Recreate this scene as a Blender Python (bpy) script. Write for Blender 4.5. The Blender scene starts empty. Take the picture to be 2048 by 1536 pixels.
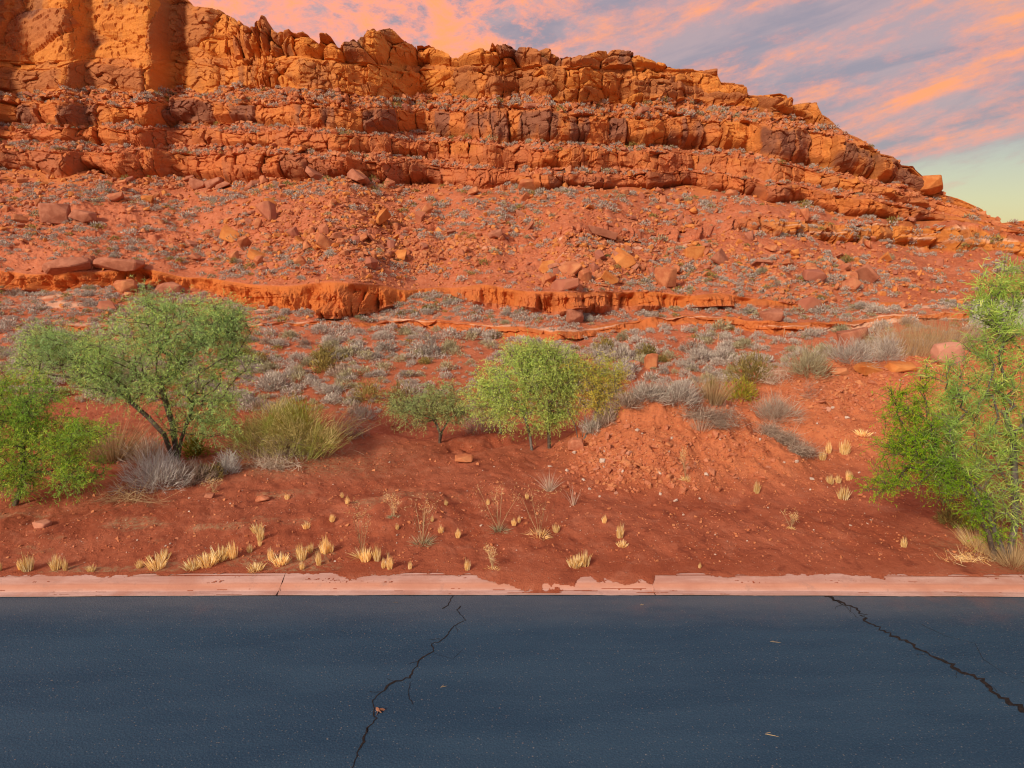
import bpy, bmesh, math, random
import numpy as np
from mathutils import Vector, Matrix
R = math.radians
random.seed(7)
rng = np.random.default_rng(7)
S = bpy.context.scene
C = S.collection

# ------------------------------------------------------------------ camera
CAMH, PITCH, FPX = 5.0, R(11.9), 1366.0
cp, sp = math.cos(PITCH), math.sin(PITCH)
cam = bpy.data.cameras.new('camera'); camo = bpy.data.objects.new('camera', cam); C.objects.link(camo)
camo.location = (0, 0, CAMH); camo.rotation_euler = (math.pi/2 - PITCH, 0, 0)
cam.sensor_width = 36.0; cam.lens = 36.0*FPX/2048.0; cam.clip_start = 0.1; cam.clip_end = 6000
S.camera = camo
S.view_settings.view_transform = 'Standard'; S.view_settings.look = 'None'
S.view_settings.exposure = 0.42; S.view_settings.gamma = 1.0
try:
    S.cycles.use_denoising = True; S.cycles.filter_width = 1.15
    S.cycles.max_bounces = 6; S.cycles.transparent_max_bounces = 8
except Exception: pass

# ------------------------------------------------------------------ node helper
class NT:
    def __init__(s, tree): s.t = tree; s.t.nodes.clear()
    def n(s, typ, ins=None, **props):
        nd = s.t.nodes.new(typ)
        for k, v in props.items(): setattr(nd, k, v)
        if ins:
            for k, v in ins.items():
                sock = nd.inputs[k]
                if isinstance(v, bpy.types.NodeSocket): s.t.links.new(v, sock)
                else: sock.default_value = v
        return nd
    def math(s, op, a, b=0.0, c=None, clamp=False):
        nd = s.n('ShaderNodeMath', operation=op, use_clamp=clamp)
        for i, v in enumerate((a, b) if c is None else (a, b, c)):
            if isinstance(v, bpy.types.NodeSocket): s.t.links.new(v, nd.inputs[i])
            else: nd.inputs[i].default_value = v
        return nd.outputs[0]
    def mix(s, fac, a, b, blend='MIX'):
        nd = s.n('ShaderNodeMix', data_type='RGBA', blend_type=blend)
        for sock, v in ((nd.inputs[0], fac), (nd.inputs[6], a), (nd.inputs[7], b)):
            if isinstance(v, bpy.types.NodeSocket): s.t.links.new(v, sock)
            else: sock.default_value = v if not isinstance(v, tuple) else (*v[:3], 1.0)
        return nd.outputs[2]
    def smooth(s, x, a, b, lo=0.0, hi=1.0):
        nd = s.n('ShaderNodeMapRange', interpolation_type='SMOOTHSTEP')
        for i, v in enumerate((x, a, b, lo, hi)):
            if isinstance(v, bpy.types.NodeSocket): s.t.links.new(v, nd.inputs[i])
            else: nd.inputs[i].default_value = v
        return nd.outputs[0]
    def ramp(s, x, stops, interp='LINEAR'):
        nd = s.n('ShaderNodeValToRGB', {0: x}); cr = nd.color_ramp; cr.interpolation = interp
        while len(cr.elements) < len(stops): cr.elements.new(0.5)
        for e, (p, col) in zip(cr.elements, stops):
            e.position = p; e.color = (*col, 1.0)
        return nd.outputs[0]
    def noise(s, vec, scale, detail=4.0, rough=0.55, dist=0.0):
        return s.n('ShaderNodeTexNoise', {'Vector': vec, 'Scale': scale, 'Detail': detail, 'Roughness': rough, 'Distortion': dist}).outputs[0]
    def comb(s, x, y, z):
        return s.n('ShaderNodeCombineXYZ', {0: x, 1: y, 2: z}).outputs[0]
    def attr(s, name):
        return s.n('ShaderNodeAttribute', attribute_name=name)

# ------------------------------------------------------------------ sky and sun
SUN_EL = R(29); SUN_DIR = Vector((-0.60, -0.80, 0)).normalized()*math.cos(SUN_EL) + Vector((0, 0, math.sin(SUN_EL)))
sun = bpy.data.lights.new('sun', 'SUN'); suno = bpy.data.objects.new('sun', sun); C.objects.link(suno)
sun.energy = 2.9; sun.angle = R(13); sun.color = (1.0, 0.86, 0.66)
suno.rotation_euler = (-SUN_DIR).to_track_quat('-Z', 'Y').to_euler(); suno.location = (-30, -30, 40)
world = bpy.data.worlds.new('World'); S.world = world; world.use_nodes = True
w = NT(world.node_tree)
sky = w.n('ShaderNodeTexSky', sky_type='NISHITA', sun_disc=False, sun_elevation=SUN_EL,
          sun_rotation=math.atan2(SUN_DIR.x, SUN_DIR.y), altitude=800, air_density=1.0, dust_density=1.0)
d = w.n('ShaderNodeTexCoord').outputs['Generated']
sx = w.n('ShaderNodeSeparateXYZ', {0: d})
dx, dy, dz = sx.outputs
az = w.math('ARCTAN2', dx, dy); el = w.math('ARCSINE', dz)
# clear air, from the yellow horizon to a dusky blue overhead
clear = w.ramp(w.math('DIVIDE', el, 1.571), [(0.0, (.52, .40, .13)), (.03, (.47, .42, .18)), (.075, (.36, .355, .26)), (.125, (.28, .31, .34)), (.20, (.33, .31, .38)), (.45, (.37, .36, .43)), (1.0, (.36, .37, .45))])
clear = w.mix(.25, clear, w.n('ShaderNodeVectorMath', {0: sky.outputs[0], 1: (.1, .1, .1)}, operation='MULTIPLY').outputs[0])
# drifting cloud sheet: streaks that rise to the right, puffier on the left
rot = R(-13)
a2 = w.math('ADD', w.math('MULTIPLY', az, math.cos(rot)), w.math('MULTIPLY', el, -math.sin(rot)))
e2 = w.math('ADD', w.math('MULTIPLY', az, math.sin(rot)), w.math('MULTIPLY', el, math.cos(rot)))
vs = w.comb(w.math('MULTIPLY', a2, 2.4), w.math('MULTIPLY', e2, 12.0), 3.3)
vp = w.comb(w.math('MULTIPLY', az, 7.0), w.math('MULTIPLY', el, 13.0), 8.1)
ns = w.noise(vs, 1.7, 9, .60, .3)
ns = w.math('ADD', w.math('MULTIPLY', ns, .72), w.math('MULTIPLY', w.noise(w.comb(w.math('MULTIPLY', a2, 7.0), w.math('MULTIPLY', e2, 18.0), 1.9), 2.2, 9, .68, .2), .28))
npf = w.noise(vp, 1.9, 10, .70, .25)
right = w.smooth(az, -.05, .22)
nlit = w.n('ShaderNodeMix', {0: right, 2: npf, 3: ns}, data_type='FLOAT').outputs[0]
ngrey = w.noise(w.comb(w.math('MULTIPLY', a2, 3.0), w.math('MULTIPLY', e2, 13.0), 17.7), 1.3, 6, .6, .7)
# cover: full high up, open low on the right
cover = w.smooth(w.math('ADD', e2, w.math('MULTIPLY', w.math('SUBTRACT', nlit, .5), .20)), -.070, -.015)
cover_l = w.smooth(az, .30, .05)
cover = w.math('MAXIMUM', w.math('MULTIPLY', cover, .92), cover_l)
grey = w.mix(w.smooth(ngrey, .38, .62), (.27, .23, .275), (.41, .29, .30))
base = w.mix(cover, clear, w.mix(.85, clear, grey))
thr_shift = w.math('ADD', .036, w.math('MULTIPLY', w.smooth(az, .16, -.16), .065))       # more pink cloud to the left
edge = w.math('ADD', nlit, thr_shift)
litlo = w.math('SUBTRACT', .46, w.math('MULTIPLY', right, .01)); lithi = w.math('ADD', .63, w.math('MULTIPLY', right, .05))
lit = w.smooth(w.math('ADD', edge, w.math('MULTIPLY', w.math('SUBTRACT', w.noise(vp, 6.5, 8, .7, .2), .5), .22)), litlo, lithi)
lit = w.math('MULTIPLY', lit, w.math('MAXIMUM', w.math('MULTIPLY', cover, 1.0), w.math('MULTIPLY', w.smooth(nlit, .52, .62), .85)))
lit = w.math('MULTIPLY', lit, w.smooth(el, .02, .07))
hot = w.math('ADD', w.smooth(nlit, .46, .66), w.math('MULTIPLY', w.smooth(az, .38, .66), w.smooth(el, .2, .33)), clamp=True)
pink = w.mix(hot, (.80, .31, .235), (.90, .33, .125))
# warm cloud only over the front half of the sky, bluer cloud overhead and behind
front = w.math('MULTIPLY', w.smooth(dy, .0, .5), w.smooth(el, 1.0, .5))
lit = w.math('MULTIPLY', lit, w.math('ADD', w.math('MULTIPLY', front, .85), .15))
skycol = w.mix(w.math('MULTIPLY', lit, .95), base, pink)
skycol = w.mix(w.smooth(el, .0, -.05), skycol, (.30, .16, .10))
bg = w.n('ShaderNodeBackground', {'Color': skycol, 'Strength': 0.95})
w.n('ShaderNodeOutputWorld', {'Surface': bg.outputs[0]})

# ------------------------------------------------------------------ numeric helpers
def hsh(ix, iy, k):
    h = (ix.astype(np.int64)*374761393 + iy.astype(np.int64)*668265263 + k*1442695041) & 0xffffffff
    h = ((h ^ (h >> 13))*1274126177) & 0xffffffff
    h = ((h ^ (h >> 16))*2246822519) & 0xffffffff
    h = h ^ (h >> 15)
    return (h & 0xffffff).astype(np.float64)/16777216.0
def vnoise(x, y, k=0):
    ix, iy = np.floor(x), np.floor(y); fx, fy = x-ix, y-iy
    fx = fx*fx*fx*(fx*(fx*6-15)+10); fy = fy*fy*fy*(fy*(fy*6-15)+10)
    a, b, c_, d_ = hsh(ix, iy, k), hsh(ix+1, iy, k), hsh(ix, iy+1, k), hsh(ix+1, iy+1, k)
    return (a+(b-a)*fx)*(1-fy) + (c_+(d_-c_)*fx)*fy - .5
def fbm(x, y, k=0, o=4, g=.5):
    s = 0; a = 1.0
    for i in range(o):
        s = s + a*vnoise(x*2**i + 13.7*i, y*2**i + 7.3*i, k+i*17); a *= g
    return s
def facet(x, y, k=0, jit=.85):
    """cells with a random step, a random tilt and the distance to the crack between cells"""
    ix, iy = np.floor(x), np.floor(y)
    f1 = np.full(x.shape, 9.0); f2 = f1.copy(); rnd = np.zeros(x.shape); til = rnd.copy()
    for oy in (-1, 0, 1):
        for ox in (-1, 0, 1):
            cx, cy = ix+ox, iy+oy
            px = cx+.5+(hsh(cx, cy, k)-.5)*jit; py = cy+.5+(hsh(cx, cy, k+1)-.5)*jit
            ddx, ddy = x-px, y-py; dd = np.sqrt(ddx*ddx+ddy*ddy)
            nr = dd < f1
            f2 = np.where(nr, f1, np.minimum(f2, dd)); f1 = np.where(nr, dd, f1)
            rnd = np.where(nr, hsh(cx, cy, k+2), rnd)
            til = np.where(nr, (hsh(cx, cy, k+3)-.5)*ddx*2 + (hsh(cx, cy, k+4)-.5)*ddy*2, til)
    return rnd, til, f2-f1, f1
def blocks(x, row, k=0, jit=.92):
    """a row of upright blocks: random step, yaw, distance to the joint, place in the block"""
    ix = np.floor(x); b = lambda i: i + (hsh(i, row, k)-.5)*jit
    c = np.where(x < b(ix), ix-1, np.where(x >= b(ix+1), ix+1, ix)); lo, hi = b(c), b(c+1)
    t = (x-lo)/(hi-lo)
    return hsh(c, row, k+1), (hsh(c, row, k+2)-.5)*2*(t-.5)*(hi-lo), np.minimum(x-lo, hi-x), hsh(c, row, k+3), hsh(c, row, k+4), t
def blur(a, n):
    kx = np.exp(-.5*(np.arange(-3*n, 3*n+1)/n)**2); kx /= kx.sum()
    return np.convolve(np.pad(a, 3*n, mode='edge'), kx, mode='valid')
def sstep(a, b, x):
    t = np.clip((x-a)/(b-a), 0, 1); return t*t*(3-2*t)
def te_of(v):
    t = (768.0-v)/FPX; return (-sp+t*cp)/(cp+t*sp)
def xr_of(u, v): return (u-1024.0)/(FPX*cp+(768.0-v)*sp)
def at(u, v, Y): return np.array((xr_of(u, v)*Y, Y, CAMH+Y*te_of(v)))
def proj(x, y, z):
    zz = z-CAMH; dep = y*cp-zz*sp; return 1024+FPX*x/dep, 768-FPX*(y*sp+zz*cp)/dep

def mesh_from(name, V, F, mat=None, smooth=False, attrs=None):
    V = np.asarray(V, np.float32); F = np.asarray(F, np.int32)
    me = bpy.data.meshes.new(name); k = F.shape[1]
    me.vertices.add(len(V)); me.vertices.foreach_set('co', V.ravel())
    me.loops.add(F.size); me.loops.foreach_set('vertex_index', F.ravel())
    me.polygons.add(len(F)); me.polygons.foreach_set('loop_start', np.arange(0, F.size, k, dtype=np.int32))
    me.polygons.foreach_set('loop_total', np.full(len(F), k, np.int32))
    me.polygons.foreach_set('use_smooth', np.full(len(F), smooth, bool))
    me.update(calc_edges=True)
    for an, av in (attrs or {}).items():
        a = me.attributes.new(an, 'FLOAT', 'POINT'); a.data.foreach_set('value', np.asarray(av, np.float32).ravel())
    if mat: me.materials.append(mat)
    return me
def obj(name, me, parent=None, loc=None):
    o = bpy.data.objects.new(name, me); C.objects.link(o)
    if parent: o.parent = parent
    if loc is not None: o.location = loc
    return o
def tag(o, label=None, cat=None, group=None, kind=None):
    if label: o['label'] = label
    if cat: o['category'] = cat
    if group: o['group'] = group
    if kind: o['kind'] = kind
    return o
def grid_faces(nr, nc):
    i = np.arange(nr*nc).reshape(nr, nc)
    return np.stack([i[:-1, :-1], i[:-1, 1:], i[1:, 1:], i[1:, :-1]], -1).reshape(-1, 4)

# ------------------------------------------------------------------ materials
def mat_new(name):
    m = bpy.data.materials.new(name); m.use_nodes = True; return m, NT(m.node_tree)
def finish(t, col, rough=.9, bump=None, bstr=.4, bdist=.05, spec=.2):
    p = t.n('ShaderNodeBsdfPrincipled', {'Roughness': rough, 'Specular IOR Level': spec})
    for k, v in (('Base Color', col),):
        if isinstance(v, bpy.types.NodeSocket): t.t.links.new(v, p.inputs[k])
        else: p.inputs[k].default_value = (*v, 1)
    if bump is not None:
        b = t.n('ShaderNodeBump', {'Height': bump, 'Strength': bstr, 'Distance': bdist})
        t.t.links.new(b.outputs[0], p.inputs['Normal'])
    t.n('ShaderNodeOutputMaterial', {'Surface': p.outputs[0]})
    return p
def objco(t): return t.n('ShaderNodeTexCoord').outputs['Object']

def make_hill_mat():
    m, t = mat_new('red_sandstone'); co = objco(t)
    rock = t.attr('rock').outputs['Fac']; gold = t.attr('gold').outputs['Fac']; var = t.attr('varnish').outputs['Fac']
    clay = t.attr('clay').outputs['Fac']; pale = t.attr('pale').outputs['Fac']; blk = t.attr('block').outputs['Fac']
    n1 = t.noise(co, .35, 5, .6); n2 = t.noise(co, 2.2, 6, .65); n3 = t.noise(co, 9, 5, .7)
    st = t.noise(t.n('ShaderNodeVectorMath', {0: co, 1: (.15, .15, 5.0)}, operation='MULTIPLY').outputs[0], 1.3, 6, .65, .6)
    soil = t.mix(t.smooth(n1, .35, .65), (.45, .120, .050), (.53, .165, .078))
    soil = t.mix(t.smooth(n3, .46, .68), soil, (.60, .24, .135))
    soil = t.mix(t.smooth(n2, .52, .75), soil, (.34, .095, .045))
    rk = t.mix(gold, (.55, .165, .055), (.65, .250, .054))
    rk = t.mix(t.math('MULTIPLY', t.smooth(st, .42, .66), .55), rk, t.mix(gold, (.46, .135, .048), (.54, .19, .042)))
    rk = t.mix(t.math('MULTIPLY', t.smooth(blk, .1, .95), .40), rk, (.44, .135, .058))
    rk = t.mix(t.math('MULTIPLY', t.smooth(n2, .50, .72), .5), rk, (.68, .28, .095))
    rk = t.mix(t.math('MULTIPLY', t.smooth(n3, .55, .75), .5), rk, (.32, .105, .048))
    rk = t.mix(t.math('MULTIPLY', var, .82), rk, t.mix(n3, (.10, .052, .050), (.22, .105, .085)))
    col = t.mix(rock, soil, rk)
    col = t.mix(clay, col, t.mix(n2, (.50, .125, .028), (.62, .20, .05)))
    col = t.mix(t.math('MULTIPLY', pale, .8), col, (.72, .44, .30))
    finish(t, col, .92, t.math('ADD', n3, t.math('MULTIPLY', n2, 1.2)), .55, .12, .15)
    return m
def make_soil_mat():
    m, t = mat_new('red_soil'); co = objco(t)
    n0 = t.noise(co, .5, 5, .6); n1 = t.noise(co, 2.4, 6, .65, .4); n2 = t.noise(co, 14, 6, .7); n3 = t.noise(co, 60, 4, .7)
    vor = t.n('ShaderNodeTexVoronoi', {'Vector': co, 'Scale': 24.0, 'Randomness': 1.0})
    vcol = t.n('ShaderNodeSeparateColor', {0: vor.outputs['Color']}).outputs[0]
    col = t.mix(t.smooth(n0, .35, .65), (.35, .090, .044), (.44, .130, .068))
    col = t.mix(t.math('MULTIPLY', t.smooth(n1, .50, .70), .7), col, (.50, .18, .105))
    col = t.mix(t.math('MULTIPLY', t.smooth(n1, .47, .30), .8), col, (.22, .055, .032))
    col = t.mix(t.math('MULTIPLY', t.smooth(n2, .54, .72), .6), col, (.27, .058, .028))
    col = t.mix(t.math('MULTIPLY', t.smooth(n3, .60, .72), .45), col, (.56, .26, .15))
    peb = t.math('MULTIPLY', t.smooth(vor.outputs['Distance'], .30, .22), t.math('GREATER_THAN', vcol, .93))
    col = t.mix(t.math('MULTIPLY', peb, .7), col, (.60, .36, .25))
    far = t.attr('far').outputs['Fac']
    fc = t.mix(t.smooth(t.noise(co, .35, 5, .6), .35, .65), (.45, .120, .050), (.53, .165, .078))
    fc = t.mix(t.smooth(t.noise(co, 9, 5, .7), .46, .68), fc, (.60, .24, .135))
    col = t.mix(far, col, fc)
    mound = t.attr('mound').outputs['Fac']
    col = t.mix(t.math('MULTIPLY', t.math('MULTIPLY', mound, .92), t.smooth(n2, .70, .45, .35, 1.0)), col, t.mix(n1, (.54, .150, .058), (.68, .25, .115)))
    lit = t.attr('litter').outputs['Fac']
    col = t.mix(t.math('MULTIPLY', lit, t.smooth(n2, .40, .62)), col, (.40, .27, .15))
    h = t.math('ADD', t.math('MULTIPLY', n2, 1.0), t.math('MULTIPLY', n3, .6))
    h = t.math('ADD', h, t.math('MULTIPLY', peb, .5))
    finish(t, col, .95, h, .8, .05, .1)
    return m
def make_asphalt_mat():
    m, t = mat_new('asphalt'); co = objco(t)
    big = t.noise(t.n('ShaderNodeVectorMath', {0: co, 1: (.22, 1, 1)}, operation='MULTIPLY').outputs[0], 1.3, 7, .68)
    n1 = t.noise(co, 6, 5, .6); gr = t.noise(co, 48, 4, .78)
    vor = t.n('ShaderNodeTexVoronoi', {'Vector': co, 'Scale': 48.0, 'Randomness': 1.0})
    vc = t.n('ShaderNodeSeparateColor', {0: vor.outputs['Color']}).outputs
    col = t.mix(t.smooth(big, .3, .7), (.017, .050, .096), (.030, .072, .124))
    col = t.mix(t.math('MULTIPLY', t.smooth(gr, .50, .75), .8), col, (.080, .125, .180))
    col = t.mix(t.math('MULTIPLY', t.smooth(gr, .48, .28), .6), col, (.006, .020, .044))
    ag = t.math('MULTIPLY', t.math('GREATER_THAN', vc[0], .93), t.smooth(vor.outputs['Distance'], .40, .25))
    col = t.mix(t.math('MULTIPLY', ag, .55), col, t.mix(vc[1], (.24, .20, .17), (.16, .19, .21)))
    vor2 = t.n('ShaderNodeTexVoronoi', {'Vector': co, 'Scale': 9.0, 'Randomness': 1.0})
    vc2 = t.n('ShaderNodeSeparateColor', {0: vor2.outputs['Color']}).outputs
    sp2 = t.math('MULTIPLY', t.math('GREATER_THAN', vc2[0], .78), t.smooth(vor2.outputs['Distance'], .10, .06))
    col = t.mix(t.math('MULTIPLY', sp2, .4), col, t.mix(vc2[1], (.36, .20, .13), (.36, .36, .33)))
    y = t.n('ShaderNodeSeparateXYZ', {0: co}).outputs
    edge = t.smooth(t.math('ADD', y[1], t.math('MULTIPLY', t.math('SUBTRACT', n1, .5), .35)), 7.95, 9.0)
    dirt = t.math('MULTIPLY', edge, t.smooth(big, .25, .7, .45, 1.0))
    col = t.mix(t.math('MULTIPLY', dirt, .70), col, (.12, .125, .145))
    red = t.math('MULTIPLY', t.smooth(t.noise(co, .5, 5, .65), .52, .70), edge)
    col = t.mix(t.math('MULTIPLY', red, .30), col, (.26, .11, .085))
    finish(t, col, t.math('ADD', .62, t.math('MULTIPLY', n1, .2)), t.math('ADD', gr, t.math('MULTIPLY', vor.outputs['Distance'], .6)), .5, .012, .18)
    return m
def make_kerb_mat():
    m, t = mat_new('pink_concrete'); co = objco(t)
    n1 = t.noise(t.n('ShaderNodeVectorMath', {0: co, 1: (.5, 3, 3)}, operation='MULTIPLY').outputs[0], 2.2, 6, .65); n2 = t.noise(co, 30, 5, .7); n3 = t.noise(co, 1.1, 4, .6)
    col = t.mix(t.smooth(n1, .35, .68), (.47, .275, .235), (.62, .405, .355))
    col = t.mix(t.math('MULTIPLY', t.smooth(n2, .5, .75), .5), col, (.40, .22, .18))
    y = t.n('ShaderNodeSeparateXYZ', {0: co}).outputs
    face = t.attr('face').outputs['Fac']
    col = t.mix(t.math('MULTIPLY', face, .75), col, t.mix(n1, (.50, .19, .11), (.60, .27, .17)))
    col = t.mix(t.math('MULTIPLY', t.smooth(n3, .48, .66), .60), col, (.45, .20, .14))
    col = t.mix(t.math('MULTIPLY', t.smooth(t.noise(co, 4.5, 6, .7), .56, .70), .45), col, (.34, .20, .17))
    finish(t, col, .85, n2, .35, .01, .25)
    return m
def simple(name, c1, c2, scale=6, rough=.85, bump=.4, stops=(.35, .65), bdist=.03, c3=None):
    m, t = mat_new(name); co = objco(t); n1 = t.noise(co, scale, 6, .65); n2 = t.noise(co, scale*5, 4, .7)
    col = t.mix(t.smooth(n1, *stops), c1, c2)
    oi = t.n('ShaderNodeObjectInfo').outputs['Random']
    if c3: col = t.mix(t.math('MULTIPLY', t.smooth(oi, .45, 1.0), .85), col, c3)
    finish(t, col, rough, t.math('ADD', n1, t.math('MULTIPLY', n2, .5)), bump, bdist, .2)
    return m
def leafmat(name, stops, transl=.35, patch=None, pscale=1.0, gain=1.0):
    """leaf colour varies from leaf to leaf and in broad patches"""
    m, t = mat_new(name); rnd = t.n('ShaderNodeNewGeometry').outputs['Random Per Island']
    co = objco(t); oi = t.n('ShaderNodeObjectInfo').outputs['Random']
    stops = [(p, tuple(min(.97, gain*x) for x in c)) for p, c in stops]; patch = patch and tuple(gain*x for x in patch)
    col = t.ramp(rnd, stops)
    if patch: col = t.mix(t.math('MULTIPLY', t.smooth(t.noise(co, pscale, 3, .55), .46, .62), .75), col, patch)
    hsv = t.n('ShaderNodeHueSaturation', {'Value': t.math('ADD', .82, t.math('MULTIPLY', oi, .36)), 'Color': col})
    dif = t.n('ShaderNodeBsdfPrincipled', {'Base Color': hsv.outputs[0], 'Roughness': .7, 'Specular IOR Level': .2})
    tr = t.n('ShaderNodeBsdfTranslucent', {'Color': hsv.outputs[0]})
    mx = t.n('ShaderNodeMixShader', {0: transl, 1: dif.outputs[0], 2: tr.outputs[0]})
    t.n('ShaderNodeOutputMaterial', {'Surface': mx.outputs[0]})
    return m
HILL = make_hill_mat(); SOIL = make_soil_mat(); ASPH = make_asphalt_mat(); KERB = make_kerb_mat()
ROCKM = simple('boulder_sandstone', (.42, .125, .055), (.58, .235, .105), 1.6, .9, .6, c3=(.36, .125, .085))
ROCKG = simple('boulder_golden', (.50, .155, .040), (.62, .25, .075), 1.6, .9, .6)
SLABM = simple('boulder_brown', (.33, .115, .065), (.46, .185, .11), 2.0, .9, .5)
PALE = simple('pale_stone', (.50, .36, .29), (.68, .55, .46), 8, .85, .4)
STONE = simple('red_stone', (.42, .12, .055), (.56, .22, .12), 8, .9, .5, c3=(.60, .30, .21))
CRACK = simple('crack_filler', (.010, .010, .012), (.030, .022, .020), 30, .9, .4, bdist=.01)
BARK = simple('bark', (.075, .055, .045), (.17, .125, .09), 18, .95, .7)
BARKG = simple('grey_bark', (.13, .11, .10), (.24, .20, .17), 18, .95, .7)
CONC = simple('grey_stucco', (.40, .42, .38), (.50, .52, .47), 5, .9, .3)
WOOD = simple('weathered_wood', (.42, .20, .10), (.56, .30, .16), 12, .9, .5)
MESQ = leafmat('mesquite_leaf', [(0, (.085, .145, .045)), (.35, (.135, .215, .066)), (.7, (.195, .280, .088)), (1, (.32, .35, .09))], .35, (.115, .180, .075), .9, gain=2.9)
MESQ2 = leafmat('bright_mesquite_leaf', [(0, (.085, .160, .022)), (.4, (.150, .255, .030)), (.8, (.25, .36, .040)), (1, (.42, .40, .05))], .4, (.10, .20, .035), 1.2, gain=2.9)
CENT = leafmat('pale_green_leaf', [(0, (.125, .18, .040)), (.4, (.200, .275, .066)), (.8, (.275, .345, .09)), (1, (.38, .37, .08))], .35, (.19, .26, .06), 1.1, gain=3.0)
GOLDL = leafmat('yellowing_leaf', [(0, (.17, .165, .030)), (.4, (.27, .255, .045)), (.75, (.36, .29, .045)), (1, (.44, .29, .04))], .35, (.22, .26, .05), 1.4, gain=2.4)
BLUEG = leafmat('blue_green_leaf', [(0, (.12, .165, .060)), (.5, (.195, .245, .090)), (1, (.30, .32, .12))], .35, (.15, .20, .085), 1.4, gain=2.7)
WILL = leafmat('willow_leaf', [(0, (.10, .165, .030)), (.4, (.175, .265, .045)), (.8, (.27, .36, .07)), (1, (.46, .42, .13))], .35, (.13, .21, .05), 1.3, gain=2.3)
FEATH = leafmat('feathery_leaf', [(0, (.085, .185, .008)), (.5, (.165, .310, .012)), (.9, (.28, .40, .015)), (1, (.45, .40, .03))], .4, (.11, .22, .015), 1.6, gain=1.95)
SAGE = leafmat('sage_leaf', [(0, (.28, .225, .185)), (.4, (.47, .41, .35)), (.8, (.60, .54, .47)), (1, (.66, .60, .52))], .2)
SAGEG = leafmat('grey_green_leaf', [(0, (.24, .20, .11)), (.5, (.42, .38, .23)), (1, (.56, .51, .34))], .2)
OLIVE = leafmat('olive_leaf', [(0, (.13, .10, .035)), (.5, (.225, .185, .055)), (1, (.34, .27, .08))], .25, gain=1.3)
GREENB = leafmat('yellow_green_leaf', [(0, (.13, .14, .018)), (.5, (.225, .225, .025)), (1, (.34, .30, .03))], .3, gain=1.4)
BROOM = leafmat('broom_stem', [(0, (.17, .145, .06)), (.4, (.30, .27, .10)), (.8, (.44, .37, .16)), (1, (.52, .42, .22))], .25, (.22, .26, .05), 2.2, gain=1.6)
SILVER = leafmat('silver_brush', [(0, (.40, .36, .33)), (.5, (.66, .63, .59)), (1, (.80, .77, .73))], .2)
DEAD = leafmat('dead_twig', [(0, (.22, .16, .12)), (.5, (.42, .31, .24)), (1, (.60, .48, .38))], .1)
DEADP = leafmat('pale_dead_twig', [(0, (.42, .31, .23)), (.5, (.60, .48, .38)), (1, (.72, .60, .48))], .15)
STRAW = leafmat('straw', [(0, (.80, .52, .17)), (.5, (.96, .72, .33)), (1, (1.0, .86, .55))], .3)
TANG = leafmat('tan_grass', [(0, (.34, .22, .11)), (.5, (.48, .34, .18)), (1, (.60, .44, .25))], .25)

# ------------------------------------------------------------------ the terrain: ground and hill in one grid of view columns
us = np.concatenate([np.arange(-640, -70, 9.0), np.arange(-70, 2120, 1.55), np.arange(2120, 2720, 9.0)])
NC = len(us)
def pl(*pts):
    p = np.array(pts, float); return np.interp(us, p[:, 0], p[:, 1])
ridge = pl((-640, -100), (-200, -150), (150, -150), (300, -60), (352, -30), (372, -5), (385, 10), (440, 20), (460, 30), (500, 60), (520, 65), (524, 50), (532, 46), (542, 50), (550, 68), (560, 76), (572, 72), (600, 76), (612, 72), (640, 88), (648, 80), (662, 79), (674, 88), (678, 102), (690, 94), (715, 87), (733, 80), (737, 64), (748, 57), (780, 58), (796, 74), (806, 86), (826, 90), (834, 98), (862, 100), (882, 108), (905, 118), (916, 115), (930, 112), (960, 108), (980, 107), (986, 99), (1000, 106), (1040, 115), (1090, 111), (1110, 119), (1150, 120), (1180, 115), (1262, 111), (1280, 121), (1300, 125), (1340, 135), (1350, 139), (1378, 137), (1430, 142), (1441, 166), (1485, 173), (1496, 192), (1515, 192), (1560, 187), (1572, 192), (1579, 211), (1600, 210), (1628, 208), (1641, 232), (1655, 238), (1672, 256), (1706, 272), (1740, 290), (1760, 308), (1785, 314), (1801, 331), (1823, 333), (1842, 352), (1864, 364), (1880, 378), (1890, 390), (1930, 403), (1965, 419), (1976, 432), (1998, 437), (2003, 446), (2048, 441), (2200, 446), (2720, 470))
cl = (-640, 0, 300, 600, 800, 1000, 1200, 1400, 1600, 1800, 1900, 2048, 2720)
def ln(*vs): return np.interp(us, cl, vs)
ledA_t = pl((-640, 535), (0, 536), (100, 548), (200, 546), (300, 550), (400, 553), (480, 568), (540, 570), (700, 568), (800, 573), (860, 568), (950, 578), (1100, 583), (1300, 586), (1400, 590), (1500, 598), (1650, 605), (2048, 606), (2720, 610))
ledA_b = pl((-640, 575), (0, 580), (120, 586), (220, 580), (300, 572), (400, 576), (480, 606), (540, 628), (640, 640), (700, 641), (760, 622), (820, 602), (880, 588), (950, 606), (1060, 616), (1110, 628), (1200, 613), (1300, 613), (1400, 616), (1500, 611), (1600, 613), (2048, 614), (2720, 620))
ledB_t = pl((-640, 650), (500, 655), (700, 652), (800, 632), (900, 630), (1000, 642), (1080, 652), (1120, 655), (1200, 638), (1350, 628), (1480, 634), (1560, 638), (1700, 637), (1850, 634), (2048, 632), (2720, 640))
ledB_b = pl((-640, 656), (500, 660), (700, 658), (800, 644), (900, 650), (1000, 663), (1080, 678), (1130, 680), (1200, 658), (1350, 648), (1480, 656), (1560, 662), (1700, 656), (1850, 648), (2048, 645), (2720, 652))
L0 = np.full(NC, 722.0)
wave = lambda a, sc, k: a*fbm(us/sc, us*0, k, 3)
B0b = ln(470, 470, 470, 470, 470, 470, 474, 476, 478, 486, 497, 515, 525) + wave(10, 60, 3)
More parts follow.
